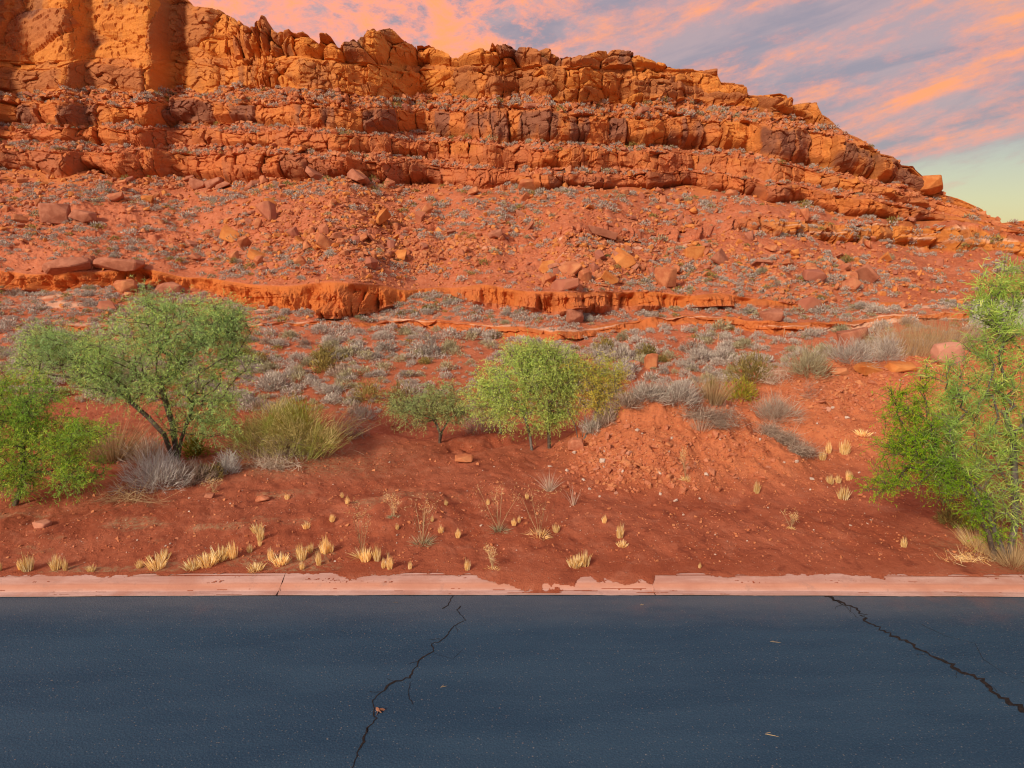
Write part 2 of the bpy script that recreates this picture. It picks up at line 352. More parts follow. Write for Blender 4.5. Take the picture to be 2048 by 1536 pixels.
B0t = ln(462, 462, 462, 462, 462, 462, 462, 458, 442, 446, 458, 481, 492) + wave(10, 50, 4)
B1b = ln(350, 344, 354, 362, 368, 376, 383, 380, 412, 436, 449, 473, 488) + wave(20, 60, 5)
B1t = ln(302, 302, 302, 310, 322, 346, 350, 350, 376, 412, 432, 462, 482) + wave(16, 55, 6)*(.35+.65*sstep(1900, 1500, us))
B2b = ln(284, 284, 285, 292, 311, 336, 342, 342, 362, 402, 425, 458, 480) + wave(16, 70, 7)*(.35+.65*sstep(1900, 1500, us))
B2t = ln(260, 260, 260, 262, 276, 298, 302, 306, 334, 384, 414, 452, 478) + wave(14, 50, 8)*(.35+.65*sstep(1900, 1500, us))
B3b = ln(250, 250, 249, 252, 264, 280, 286, 296, 322, 372, 408, 448, 476) + wave(16, 60, 9)*(.35+.65*sstep(1900, 1500, us))
B3t = ln(208, 208, 208, 212, 219, 220, 231, 238, 256, 318, 396, 442.5, 472) + wave(16, 50, 10)
B4b = ln(184, 184, 178, 173, 188, 193, 201, 206, 232, 310, 395, 442, 471) + wave(20, 60, 11)
B4m = ln(132, 130, 126, 122, 140, 140, 146, 150, 205, 305, 394, 441.8, 470.8) + wave(26, 55, 12)
B4l = ln(124, 122, 116, 112, 130, 132, 136, 143, 200, 303, 393, 441.5, 470.5) + wave(10, 35, 13)
ledA_t = ledA_t + (wave(17, 90, 14) + wave(9, 24, 17))*sstep(-600, 0, us); ledB_t = ledB_t + wave(8, 30, 15)
lines = [L0, ledB_b, ledB_t, ledA_b, ledA_t, B0b, B0t, B1b, B1t, B2b, B2t, B3b, B3t, B4b, B4m, B4l, ridge]
lines = [blur(l, 14 if k < 5 else 9) if k < len(lines)-1 else l for k, l in enumerate(lines)]
for k in range(len(lines)-2, 0, -1): lines[k] = np.maximum(lines[k], lines[k+1] + .25)
for k in range(2, 6): lines[k] = np.minimum(lines[k], lines[k-1]-.5)
rr = np.clip((us-1250)/700, 0, 1)
tal = 17-9.5*rr
wB0 = sstep(1440, 1560, us)
slopes = [np.full(NC, 4.0), np.full(NC, 30.0), np.full(NC, 9.0)-2*rr, np.maximum(48.0, 62-14*sstep(1450, 1700, us) - 30*np.clip(fbm(us/90, us*0, 19, 3)+.1, 0, 1)), tal, tal + wB0*(62-tal), tal+4, np.full(NC, 66.), np.full(NC, 29.),
          np.full(NC, 64.), np.full(NC, 28.), np.full(NC, 72.), np.full(NC, 35.), 78+0*us, 42+0*us, np.where(us < 520, 80., 64.)]
steep = np.array([0, .5, 0, .8, 0, .6, .1, 1, .3, 1, .3, 1, .5, 1, .7, 1])
Y = np.full(NC, 27.0); Z = CAMH + Y*te_of(L0)
KY, KZ = [Y], [Z]
jig = [0, 1.3, 1.3, 1.8, 1.8, .8, .8, 1.4, 1.4, 1.4, 1.4, 1.6, 1.6, 1.8, 1.8, 1.8, 1.8]
for k in range(1, len(lines)):
    ts = np.tan(np.radians(slopes[k-1])); te = te_of(lines[k]); ts = np.maximum(ts, te+.06)
    Yn = (CAMH - KZ[-1] + KY[-1]*ts)/(ts-te)
    KY.append(np.maximum(Yn, KY[-1]+.01)); KZ.append(CAMH + KY[-1]*te)
for k in range(1, len(lines)):                        # headlands and bays along the benches
    f_ = 1 + (.8*jig[k]*fbm(us/190, us*0+k//2*2.7, 40, 3) + .35*jig[k]*fbm(us/45, us*0+k//2*1.9, 44, 2))/55.0
    KY[k] = KY[k]*(1 + (f_-1)*(.25+.75*sstep(150, 520, us)))
for k in range(1, len(lines)): KY[k] = np.maximum(KY[k], KY[k-1]+.02); KZ[k] = CAMH + KY[k]*te_of(lines[k])
rows = [44, 18, 26, 44, 90, 18, 64, 44, 22, 34, 22, 48, 26, 50, 12, 84]
HY, HZ, HF, HS = [], [], [], []
for k, n in enumerate(rows):
    f = np.arange(n)/n if k < len(rows)-1 else np.arange(n+1)/n
    f = f[:, None]
    HY.append(KY[k]*(1-f)+KY[k+1]*f); HZ.append(KZ[k]*(1-f)+KZ[k+1]*f)
    HF.append(np.repeat(f, NC, 1)); HS.append(np.full((len(f), NC), k))
HY, HZ, HF, HS = map(np.vstack, (HY, HZ, HF, HS))
U = np.repeat(us[None], len(HY), 0)
zz = HZ-CAMH; dep = HY*cp-zz*sp
HX = (U-1024)/FPX*dep
HV = 768-FPX*(HY*sp+zz*cp)/dep
mpp = dep/FPX
# arc coordinate along the face, in metres
sarc = np.cumsum(np.concatenate([[0], np.diff(us)]))*62/FPX
SA = np.repeat(sarc[None], len(HY), 0)
bandh = np.zeros_like(HY)
for k in range(len(rows)):
    hh = np.maximum(KZ[k+1]-KZ[k], 0)
    bandh = np.where(HS == k, hh[None], bandh)
hin = HF*bandh
st = steep[HS]
soft = np.clip(bandh/1.0, 0, 1)
big4 = (HS >= 13)
lft = sstep(560, 440, U)
cw = np.choose(HS, [3, 2, 3, 1.5, 3, 1.6, 3, 2.1, 1.2, 1.5, 1.2, 2.7, 1.3, 2.8, 1.4, 3.2]).astype(float)
cw = np.where(big4, cw*(1+.9*lft), cw)
chh = np.where(big4 & (lft < .5), 2.4, np.where(big4, 3.6, np.maximum(bandh*.95, .6)))
chh = np.where(np.isin(HS, [8, 10, 12, 14]), .55, chh)
wob = .35*fbm(SA/1.5, HZ/1.5, 21, 3)
r1, t1, e1, f1 = facet(SA/cw+wob/cw, hin/chh + HS*7.0 + .5, 60)
r2, t2, e2, f2 = facet(SA/.62+wob, HZ/.55, 80)
r3, t3, e3, f3 = facet(SA/2.3, HZ/.22+wob*.8, 95)
amp = (1-.45*sstep(520, 380, U)*(HS >= 13))*np.choose(HS, [0, .25, 0, .45, 0, .5, .0, .7, .30, .5, .30, .85, .40, .9, .5, 1.15]).astype(float)*soft
row = HS.astype(float)
sl = .22*fbm(SA/2.5, hin/1.2+HS*5, 23, 3)
b1, y1, j1, h1, k1, q1 = blocks((SA+sl)/cw, row, 110)
b2, y2, j2, h2, k2, q2 = blocks((SA+sl*1.4)/(cw*.5), row+20, 120, .9)
dome = np.where(HS == 15, 1-.45*lft, np.where(HS == 13, .6*(1-lft), 0))
blk = 1-dome
bulge = (4*HF*(1-HF))**.5
top = .55+.6*h1; bot = np.where(k1 > .55, .30*(k1-.3), -.2)
o1 = (b1-.5)*1.1*(1-.65*lft*(HS >= 13)) + y1*np.where(HS >= 13, .8, 2.0) + (k1-.5)*.7*(HF-.5) - .55*sstep(top, top+.07, HF) - .35*sstep(bot+.04, bot-.04, HF)
o1 -= .42*np.exp(-(j1*cw/.10)**2)
ovh = np.where(np.isin(HS, [7, 9, 11, 5]), 1.0, np.where(np.isin(HS, [13, 15]), .5, 0))
o2 = (r1-.5)*1.0 + t1*.9 + .9*(1-np.clip(f1/.75, 0, 1)**2) - .45*np.exp(-(e1/.06)**2)
brk = sstep(-.22, .10, fbm(SA/3.2, HS*3.7 + HF*.6, 131, 3))            # stretches where a bed has crumbled away
brk = np.where(np.isin(HS, [7, 9, 11, 13]), .25+.75*brk, 1)
o1 = np.where(HS == 3, o1*.12, np.where(HS == 1, o1*.10, o1))
o1 = np.where((HS == 3) | (HS == 1), np.maximum(o1, -.12), o1)
out = amp*brk*(o1*blk + o2*dome)
out += ovh*amp*brk*(1.55*sstep(.0, .40+.2*(k1-.5), HF) - .85)
out += np.where(HS == 3, .15, np.where(HS == 1, .15, .25+.75*sstep(-.1, .15, fbm(SA/4, HS*2.3, 135, 2))))*np.minimum(amp, .8)*((b2-.5)*.34 + y2*.6 - .12*np.exp(-(j2*cw*.5/.06)**2))*(1-.92*lft*(HS >= 13))
r4, t4, e4, f4 = facet(SA/1.15+wob*1.3, HZ/.8+wob, 140)
rgh = np.choose(HS, [0, .2, 0, .12, 0, .8, .0, .45, .8, .5, .8, .32, .9, .5, .9, .45])*soft*np.where((HS == 15), 1-.6*lft, 1)
out += rgh*(.62*(r4-.5) + .65*t4 - .16*np.exp(-(e4/.09)**2))
out += np.minimum(amp, .8)*(.24*(r2-.5) + .34*t2)
out += np.where(HS == 1, .5*(r3-.5) + .25*fbm(SA/.8, HZ/.3, 54, 3), 0) + np.where(np.isin(HS, [8, 10, 12, 14, 3]), 1, .30)*np.minimum(amp, .6)*.36*(r3-.5)
out += .055*fbm(SA/.5, HZ/.5, 30, 4)*np.clip(st*2, .0, 1)
r1 = np.where(dome > .5, r1, .6*b1+.4*b2)
# base of the lowest cliff: thin undercut beds
out -= np.where((HS == 7), .45*np.exp(-(HF/.16)**2)*soft, 0)
# round over the cap of each steep band
out -= np.where(st > .55, .45*np.clip((HF-.86)/.14, 0, 1)**2*amp, 0)
# clay ledge gullies
gl = np.abs(fbm(SA/2.6, HZ*.10, 51, 4)); out += np.where(HS == 3, (-.40*np.exp(-(gl/.10)**2) + 1.6*fbm(SA/2.2, HZ/1.5, 52, 4) + .60*fbm(SA/.5, HZ/.9, 53, 5) + .5*(1-HF)**3)*soft, 0)
fd_ = np.where((HS == 3) | (HS == 1), 1-sstep(.62, 1.0, HF), 1); out = out*fd_ - np.where(HS == 3, .25*sstep(.7, 1, HF)*soft*0, 0)
# talus: spurs and gullies that run down the slope, plus rough ground
talw = np.where(np.isin(HS, [4, 5, 6]), 1.0, 0)*np.where(HS == 5, 1-wB0[None]*.8, 1)
ent = np.where(HS == 4, np.clip(HF/.25, 0, 1), 1)*np.where(HS == 6, np.clip((1-HF)/.5, 0, 1), 1)
spur = fbm((U+ (HV-450)*.9*np.clip((900-U)/900, -1, 1))/150., HV/420., 71, 3)
dzt = talw*ent*((.25+1.0*sstep(300, 700, U))*spur + .45*fbm(SA/3.2, HY/5., 72, 3) + .28*fbm(SA/1.1, HY/1.1, 73, 4))
dzp = np.where(HS <= 2, 1, 0)*np.where(HS == 0, np.clip(HF/.3, 0, 1), 1)*(.55*fbm(HX/5., HY/5., 76, 3)+.12*fbm(HX/.8, HY/.8, 77, 3))
mid = np.where(HS == 4, 1.0, 0)*sstep(560, 470, HV)*sstep(400, 440, HV)*sstep(900, 1000, U)*sstep(1500, 1300, U)
out += mid*.5*(r3-.5)
tiltU = np.where(st > .4, .18, .1)
PX = HX + .12*amp*(fbm(SA/.7, HZ/.7, 33, 3))
PY = HY - out; PZ = HZ + out*tiltU + dzt + dzp
# attributes
rock = np.choose(HS, [0, .4, 0, .4, 0, 0, .1, 1, .4, 1, .4, 1, .65, 1, 1, 1]).astype(float)
rock = np.where(HS == 5, wB0[None], rock)
lf = np.where(np.isin(HS, [8, 10]), np.clip(1.1-.9*sstep(.25, .75, HF + .8*fbm(SA/2, HF*2, 91, 3)), 0, 1), 1); rock = rock*lf*np.where(np.isin(HS, [7, 9]), .55+.45*brk, 1)
rock = np.where((HS == 6), np.clip((HF-.75)*4 + 2.5*fbm(SA/1.5, HZ/1.0, 92, 3), 0, 1)*.9, rock)
gold = np.clip(np.choose(HS, [0, 0, 0, .3, 0, .8, .1, .12, .15, .3, .3, .45, .75, 1, 1, 1]) + .5*fbm(SA/3, HZ/2, 93, 3) + .35*np.clip((U-1300)/500, 0, 1), 0, 1)
clay = np.where(HS == 3, sstep(0, .1, HF)*(1-sstep(.93, 1, HF)), 0)*np.clip(.9+.8*fbm(SA/3, HZ, 94, 3), 0, 1)
clay = np.where(HS == 1, .7, clay)
vb = np.choose(HS, [0, 0, 0, 0, 0, .25, 0, .48, .1, .2, .1, .85, .2, .42, .2, .36]).astype(float)
varn = np.clip((r1-.47)*5 + 2.2*fbm(SA/1.2, HZ/2.6, 97, 4), 0, 1)*vb*sstep(.02, .25, HF)*sstep(1.02, .8, HF)
varn += np.where(HS == 15, .7*np.clip(3.5*(fbm(SA/2.2, HZ/3.5, 98, 4)-.16), 0, 1), 0)
varn = np.clip(varn, 0, 1)
pl1 = fbm(SA/9, HZ/.10, 99, 2)
pale = np.where(np.isin(HS, [1, 2]), np.clip((pl1-.25)*8, 0, 1), 0) + mid*np.clip((fbm(SA/5, HZ/.16, 101, 2)-.22)*7, 0, 1)
pale += np.where((HS == 5), wB0[None]*np.clip((fbm(SA/4, HZ/.2, 102, 2)-.25)*6, 0, 1), 0)
pale = np.clip(pale, 0, 1)
NRH = len(HY)

# --- the near ground, from the kerb to the foot of the slope
BOW = lambda x: -.055*(np.clip(x, -14, 14)/7.2)**2
KB = 9.40
NG = 330
tt = np.linspace(0, 1, NG)
Yg = (KB-.03)*(27.0/(KB-.03))**(tt**.93)
GY = np.repeat(Yg[:, None], NC, 1)
vnom = 768 - FPX*((GY*sp-4.85*cp)/(GY*cp+4.85*sp))
vnom = np.where(tt[:, None] >= 1, 722.0, vnom)
vblend = sstep(20, 27, GY); vnom = vnom*(1-vblend) + (722+(vnom-vnom[-1:])*1.0)*vblend
GX = xr_of(np.repeat(us[None], NG, 0), vnom)*GY
GX[-1] = HX[0]
GY = GY + BOW(GX)*sstep(13, 9.4, GY)
m1x = np.array([(u-1024)/FPX*16.0 for u in (1040, 1080, 1130, 1200, 1260, 1320, 1400, 1450, 1500, 1560, 1620, 1680)])
m1v = [985, 945, 905, 852, 818, 808, 812, 826, 850, 885, 925, 975]
m1h = np.array([max(0.0, CAMH+15.4*te_of(v-7)) for v in m1v])
def bump(yv, y0, y1, y2):
    return np.where(yv < y1, np.clip((yv-y0)/(y1-y0), 0, 1)**1.12, sstep(y2, y1, yv))
def near_z(X, Yv, attr=False):
    zb = .115 + .10*sstep(9.6, 11.5, Yv)*sstep(-2, -6, X) + .05*fbm(X/2.2, Yv/2.2, 201, 3)*sstep(9.4, 10.4, Yv)
    zb = zb + .30*sstep(10.3, 11.0, Yv)*np.exp(-((X+2.6-(Yv-11)*.9)/1.5)**2)*sstep(13.5, 11.8, Yv)*(.7+1.2*fbm(X, Yv, 209, 3))
    # shallow wash under the trees
    zb = zb - .30*sstep(16.6, 18.0, Yv + .8*fbm(X/2, X*0, 205, 2))*sstep(24, 20, Yv)*sstep(-12, -6, X)*sstep(8, 4, X)
    ch = np.abs(Yv-(16.4+.45*X) + .5*fbm(X/.7, Yv/.7, 206, 3)); zb = zb - .22*np.exp(-(ch/.22)**2)*sstep(-2.0, -1.4, X)*sstep(.6, 0, X)
    hc = np.interp(X, m1x, m1h, left=0, right=0)
    yc = 15.4 + .5*fbm(X/1.6, X*0, 207, 2)
    md = hc*bump(Yv, yc-3.2, yc, yc+1.7)
    md = md*(1+.26*fbm(X/.9, Yv/.9, 208, 4)) + .20*np.clip(md*2, 0, 1)*(fbm(X/.33, Yv/.45, 214, 5))*sstep(yc+.3, yc-.3, Yv)
    bx = np.array([4.8, 5.6, 6.6, 8.2, 9.8, 11.5, 13.5, 17, 30]); bh = np.array([0, .85, 1.15, 1.42, 1.58, 1.85, 2.0, 2.1, 2.0])
    hb = np.interp(X, bx, bh); yb = 18.6
    bk = hb*np.where(Yv < yb, sstep(yb-6.2, yb+.8, Yv)*1.03, sstep(yb+3.2, yb-.3, Yv))
    bk = bk*(1+.13*fbm(X/1.3, Yv/1.3, 210, 4)) + .10*(hb > .3)*fbm(X/.5, Yv/.5, 212, 3)*sstep(14, 16, Yv)
    zm = np.maximum(md, bk) + .10*np.exp(-((md-bk)/.25)**2)*(md+bk)*.5
    # trench with the dead brush in it
    tx = (X-6.1-.35*(15.3-Yv)*0); tr = np.abs(Yv-(16.2-.62*(X-5.6)))
    zm = zm - .42*np.exp(-(tr/.35)**2)*sstep(5.0, 5.6, X)*sstep(8.0, 7.2, X)
    rough = .045*fbm(X/.35+Yv*.8, Yv/.9, 223, 4)*sstep(9.6, 10.3, Yv) + .030*fbm(X/.22, Yv/.22, 220, 3)*sstep(9.45, 9.9, Yv) + .035*fbm(X/.6, Yv/.6, 221, 3)*sstep(9.6, 10.3, Yv)
    z = zb + zm + rough*(1+1.2*np.clip(zm, 0, 1))
    return (z, np.clip(zm*3.0-.05, 0, 1)) if attr else z
GZ, GM = near_z(GX, GY, True)
bl = sstep(22.5, 27, Yg)[:, None]
GZ = GZ*(1-bl) + (HZ[0:1]+dzp[0:1])*bl
GY[-1] = PY[0]; GZ[-1] = PZ[0]; GX[-1] = PX[0]
lit_ = np.clip(.75*sstep(.12, .35, fbm(GX/1.1, GY/.5, 230, 4))*sstep(13.5, 12, GY)*sstep(0, -3, GX)
               + .8*sstep(6.2, 8.0, GX)*sstep(11.5, 10.4, GY)*(.6+fbm(GX/.4, GY/.4, 231, 3)) + .8*np.exp(-((GX+5)/2.2)**2)*sstep(13.0, 14.2, GY)*sstep(17, 15, GY), 0, 1)
ground = obj('ground', mesh_from('ground', np.stack([GX, GY, GZ], -1).reshape(-1, 3), grid_faces(NG, NC), SOIL, True, {'mound': GM, 'litter': lit_, 'far': sstep(16.5, 26, GY + 1.5*fbm(GX/3, GY/3, 233, 3))}))
tag(ground, kind='structure')
# rows behind the ridge: the top runs back level
back = []
for dd, dzb in ((1.2, -.15), (5, -.5), (16, -1.2), (60, -4), (160, -14)):
    y = PY[-1]+dd; back.append(np.stack([PX[-1]*y/PY[-1], y, PZ[-1]+dzb+.5*fbm(us/60, us*0+dd, 301, 2)], -1))
HV3 = np.concatenate([np.stack([PX, PY, PZ], -1), np.stack(back)], 0)
padr = lambda A: np.concatenate([A, np.repeat(A[-1:], len(back), 0)], 0)
hill = obj('hill', mesh_from('hill', HV3.reshape(-1, 3), grid_faces(len(HV3), NC), HILL, False,
           {'rock': padr(rock), 'gold': padr(gold), 'varnish': padr(varn), 'clay': padr(clay), 'pale': padr(pale), 'block': padr(r1*(st > .3))}))
tag(hill, kind='structure')
# wide desert floor out to the horizon, under everything
fl = obj('desert_floor', mesh_from('desert_floor', [(-4000, -1500, -1.2), (4000, -1500, -1.2), (4000, 5000, -1.2), (-4000, 5000, -1.2)], [(0, 1, 2, 3)], HILL, False,
         {k: np.zeros(4) for k in ('rock', 'gold', 'varnish', 'clay', 'pale', 'block')}))
tag(fl, kind='structure')

# lookup: the first surface a view ray (u, v) meets
AX = np.concatenate([GX[:-1], PX]); AY = np.concatenate([GY[:-1], PY]); AZ = np.concatenate([GZ[:-1], PZ])
_, AV = proj(AX, AY, AZ)
AMIN = np.minimum.accumulate(AV, 0)
VIS = AV <= AMIN + .01
def hit(u, v):
    c = int(np.argmin(np.abs(us-u))); col = AMIN[:, c]
    r = int(np.argmax(col <= v)) if (col <= v).any() else len(col)-1
    return np.array((AX[r, c], AY[r, c], AZ[r, c]))
def mp(P): return (P[1]*cp-(P[2]-CAMH)*sp)/FPX

# ------------------------------------------------------------------ road and kerb
nx = 161; xs = np.linspace(-60, 60, nx)
def road_y(x): return 9.0 + BOW(x)
rv, pr = [], [-40, -10, 2, 6, 8, 1.0]
R_ = np.zeros((6, nx, 3))
for i, yv in enumerate(pr):
    R_[i, :, 0] = xs; R_[i, :, 1] = yv if i < 5 else road_y(xs); R_[i, :, 2] = 0.0
road = obj('road', mesh_from('road', R_.reshape(-1, 3), grid_faces(6, nx), ASPH)); tag(road, kind='structure')
prof = [(-.012, -.03), (-.008, .012), (.10, .016), (.112, .026), (.15, .052), (.19, .074), (.24, .088), (.42, .122), (.44, .118), (.45, -.05)]
fcv = [0, 0, 0, .5, 1, 1, .4, 0, 0, 0]
J = [(-19.0), -13.2, -8.6, (555-1024)/FPX*9.85, (1309-1024)/FPX*9.85, 7.55, 13.2, 19.0]
V, F, A = [], [], []
for a, b in zip(J[:-1], J[1:]):
    n = 24; xx = np.linspace(a+.008, b-.008, n); o = len(V)
    for x in xx:
        for (py, pz), fa in zip(prof, fcv):
            V.append((x + .012*math.sin(py*20+a), 9.0+py+float(BOW(np.array(x)))+.004*math.sin(x*3.1+py*9), pz+.003*math.sin(x*1.7)*(pz > .05))); A.append(fa)
    m = len(prof)
    for i in range(n-1):
        for j in range(m-1): F.append((o+i*m+j, o+(i+1)*m+j, o+(i+1)*m+j+1, o+i*m+j+1))
    for e in (0, n-1):
        base = o+e*m
        for j in range(1, m-2): F.append((base, base+j, base+j+1, base+j+1))
V = np.array(V); F = [tuple(f) for f in F]
me = bpy.data.meshes.new('kerb'); me.from_pydata([tuple(v) for v in V], [], [f if f[2] != f[3] else f[:3] for f in F]); me.update()
at_ = me.attributes.new('face', 'FLOAT', 'POINT'); at_.data.foreach_set('value', np.array(A, np.float32))
me.materials.append(KERB); kerb = obj('kerb', me); tag(kerb, kind='structure')
def on_road(u, v, z=0.004): 
    Yv = (z-CAMH)/te_of(v); return np.array((xr_of(u, v)*Yv, Yv, z))
def strip(name, pts, wd, z, mat, parent, seed):
    r = np.random.default_rng(seed); P = []
    pts = [on_road(u, v, z) for u, v in pts]
    for p, q in zip(pts[:-1], pts[1:]):
        n = max(2, int(np.linalg.norm(q-p)/.035))
        for i in range(n): P.append(p+(q-p)*i/n)
    P.append(pts[-1]); P = np.array(P); n = len(P)
    tan = np.gradient(P, axis=0); nrm = np.stack([-tan[:, 1], tan[:, 0], 0*tan[:, 0]], -1); nrm /= np.linalg.norm(nrm, axis=1)[:, None]+1e-9
    P = P + nrm*(r.normal(0, wd*.35, n))[:, None]
    lowf = np.interp(np.arange(n), np.arange(0, n+6, 6), r.uniform(.35, 1.35, len(np.arange(0, n+6, 6))))
    hw = wd*lowf*(.5+.65*r.random(n)); hw[0] = hw[-1] = wd*.1
    L = P+nrm*hw[:, None]*.5; Q = P-nrm*hw[:, None]*.5
    Vv = np.stack([L, Q], 1).reshape(-1, 3); i = np.arange(n-1)*2
    o = obj(name, mesh_from(name, Vv, np.stack([i, i+1, i+3, i+2], -1), mat), parent); return o
strip('crack', [(906, 1190), (899, 1203), (896, 1210), (883, 1218)], .022, .004, CRACK, road, 1)
strip('crack', [(922, 1211), (914, 1223), (924, 1232), (931, 1240), (907, 1252), (894, 1270), (885, 1279), (865, 1288), (866, 1302), (841, 1317), (830, 1336), (818, 1355), (779, 1367), (762, 1384), (745, 1401), (747, 1412), (752, 1436), (735, 1456), (728, 1478), (715, 1505), (706, 1536), (690, 1580)], .024, .004, CRACK, road, 2)
strip('crack', [(822, 1362), (817, 1381), (819, 1398), (827, 1410)], .008, .004, CRACK, road, 3)
strip('crack', [(866, 1305), (905, 1318), (925, 1300)], .005, .004, CRACK, road, 8)
strip('crack', [(1647, 1190), (1676, 1201), (1700, 1211), (1727, 1229), (1731, 1241), (1768, 1261), (1809, 1281), (1854, 1307), (1885, 1319), (1915, 1340), (1963, 1358), (1980, 1381), (2018, 1403), (2050, 1422), (2110, 1462)], .072, .004, CRACK, road, 4)
strip('crack', [(1655, 1192), (1690, 1212), (1716, 1236)], .014, .004, CRACK, road, 5)
strip('crack', [(1840, 1247), (1870, 1262), (1895, 1273), (1950, 1287), (1967, 1319), (2008, 1346), (2060, 1372)], .006, .004, CRACK, road, 6)
cr_ = random.Random(4)
for k_, (u_, v_) in enumerate([(911, 1250), (884, 1278), (842, 1316), (800, 1361), (762, 1384), (736, 1454), (1690, 1207), (1729, 1230), (1768, 1261), (1854, 1307), (1915, 1340), (1975, 1372), (1700, 1212)]):
    a_ = cr_.uniform(0, 6.28); pts_ = [(u_, v_)]
    for _ in range(3): pts_.append((pts_[-1][0]+cr_.uniform(6, 16)*math.cos(a_), pts_[-1][1]+cr_.uniform(3, 8)*math.sin(a_))); a_ += cr_.uniform(-.6, .6)
    strip('crack', pts_, .007, .004, CRACK, road, 30+k_)
eg = np.linspace(-16, 16, 400); er = np.random.default_rng(9)
eV = np.stack([np.stack([eg, 8.985+BOW(eg)-.012*er.random(400), 0*eg+.005], -1), np.stack([eg, 9.0+BOW(eg), 0*eg+.005], -1)], 1).reshape(-1, 3)
i = np.arange(399)*2
obj('edge_gap', mesh_from('edge_gap', eV, np.stack([i, i+2, i+3, i+1], -1), CRACK), road)
# soil washed over the kerb
sx_, sy_ = np.meshgrid(np.linspace(-7.6, 7.6, 1500), np.linspace(-.005, .47, 60))
pz_ = np.interp(sy_, [p[0] for p in prof[1:8]], [p[1] for p in prof[1:8]])
def up_(u): return (u-1024)/FPX*9.85
reach = np.interp(sx_, [up_(u) for u in (-10, 40, 500, 640, 690, 740, 880, 960, 1000, 1040, 1100, 1150, 1165, 1185, 1200, 1215, 1240, 1260, 1290, 1310, 1320, 1450, 1475, 1500, 1760, 1785, 1800, 2050)],
                  [.03, .03, .02, .03, .12, .03, .03, .10, .30, .35, .31, .32, .12, .08, .28, .16, .28, .30, .18, .18, .0, .02, .11, .02, .02, .10, .02, .03])
dn = .42-sy_ + .13*fbm(sx_/.30, sy_/.22, 401, 5) + .035*fbm(sx_/.07, sy_/.05, 403, 3)
keep = (dn < reach)
gut = (sy_ < .13) & (fbm(sx_/.5, sy_/.03, 405, 4) > .42 - .36*np.exp(-((sx_-.9)/1.0)**2))
keep = keep | gut | ((fbm(sx_/.7, sy_/.12, 407, 5) > .36) & (fbm(sx_/.03, sy_/.02, 409, 2) > .05) & (sy_ > .2))
fz = pz_ + .004 + .010*np.clip((reach-dn)/.1, 0, 1)*keep
fc = grid_faces(60, 1500); kf = keep.ravel()[fc].all(1)
dV = np.stack([sx_, 9.0+sy_+BOW(sx_), fz], -1).reshape(-1, 3)
sp_o = obj('dirt', mesh_from('dirt', dV, fc[kf], SOIL, True, {'mound': np.zeros(len(dV)), 'far': np.zeros(len(dV)), 'litter': np.zeros(len(dV))})); tag(sp_o, kind='stuff')

# ------------------------------------------------------------------ rocks
def rock_mesh(name, mat, dims=(1, 1, 1), n=16, seed=0, bev=.05, box=.75):
    r = random.Random(seed); bm = bmesh.new()
    for _ in range(n):
        p = Vector((r.uniform(-1, 1), r.uniform(-1, 1), r.uniform(-1, 1)))
        q = p/max(abs(p.x), abs(p.y), abs(p.z)); s_ = p.normalized()
        p = s_.lerp(q, box)*r.uniform(.86, 1.0)
        bm.verts.new((p.x*dims[0]*.5, p.y*dims[1]*.5, p.z*dims[2]*.5))
    h = bmesh.ops.convex_hull(bm, input=bm.verts[:])
    bmesh.ops.delete(bm, geom=[g for g in h['geom_interior'] if isinstance(g, bmesh.types.BMVert)], context='VERTS')
    bmesh.ops.dissolve_limit(bm, angle_limit=R(16), verts=bm.verts[:], edges=bm.edges[:])
    if bev: bmesh.ops.bevel(bm, geom=bm.edges[:], offset=bev*min(dims), segments=1, affect='EDGES', profile=.5)
    bmesh.ops.triangulate(bm, faces=bm.faces[:])
    me = bpy.data.meshes.new(name); bm.to_mesh(me); bm.free(); me.materials.append(mat); return me
ROCKS = [rock_mesh('boulder', (ROCKM, ROCKG, ROCKM, SLABM)[i % 4], d_, 15, 500+i, .04) for i, d_ in enumerate(
    [(1, .9, .8), (1.1, .8, .7), (1, .8, .5), (1.2, .9, .45), (.9, .8, .9), (1.3, .8, .5), (1, 1, .7), (1.4, .9, .35), (1, .7, .8), (1.2, 1, .6), (.8, .8, 1), (1.5, .9, .4)])]
def arr(me):
    V = np.zeros(len(me.vertices)*3, np.float32); me.vertices.foreach_get('co', V); me.calc_loop_triangles()
    T = np.zeros(len(me.loop_triangles)*3, np.int32); me.loop_triangles.foreach_get('vertices', T)
    return V.reshape(-1, 3), T.reshape(-1, 3)
def rotm(n, r, tilt=.3):
    a = r.uniform(0, 2*np.pi, n); b = r.normal(0, tilt, n); c = r.normal(0, tilt, n)
    M = np.zeros((n, 3, 3))
    for i in range(n): M[i] = np.array((Matrix.Rotation(a[i], 3, 'Z') @ Matrix.Rotation(b[i], 3, 'X') @ Matrix.Rotation(c[i], 3, 'Y')))
    return M
def merged(name, variants, P, sc, r, mat, tilt=.3, sink=.0):
    n = len(P); M = rotm(n, r, tilt); which = r.integers(0, len(variants), n); Vs, Fs, o = [], [], 0
    for i in range(n):
        v, f = variants[which[i]]; Vs.append((v @ M[i].T)*sc[i] + P[i] + (0, 0, sink*sc[i])); Fs.append(f+o); o += len(v)
    return obj(name, mesh_from(name, np.concatenate(Vs), np.concatenate(Fs), mat))

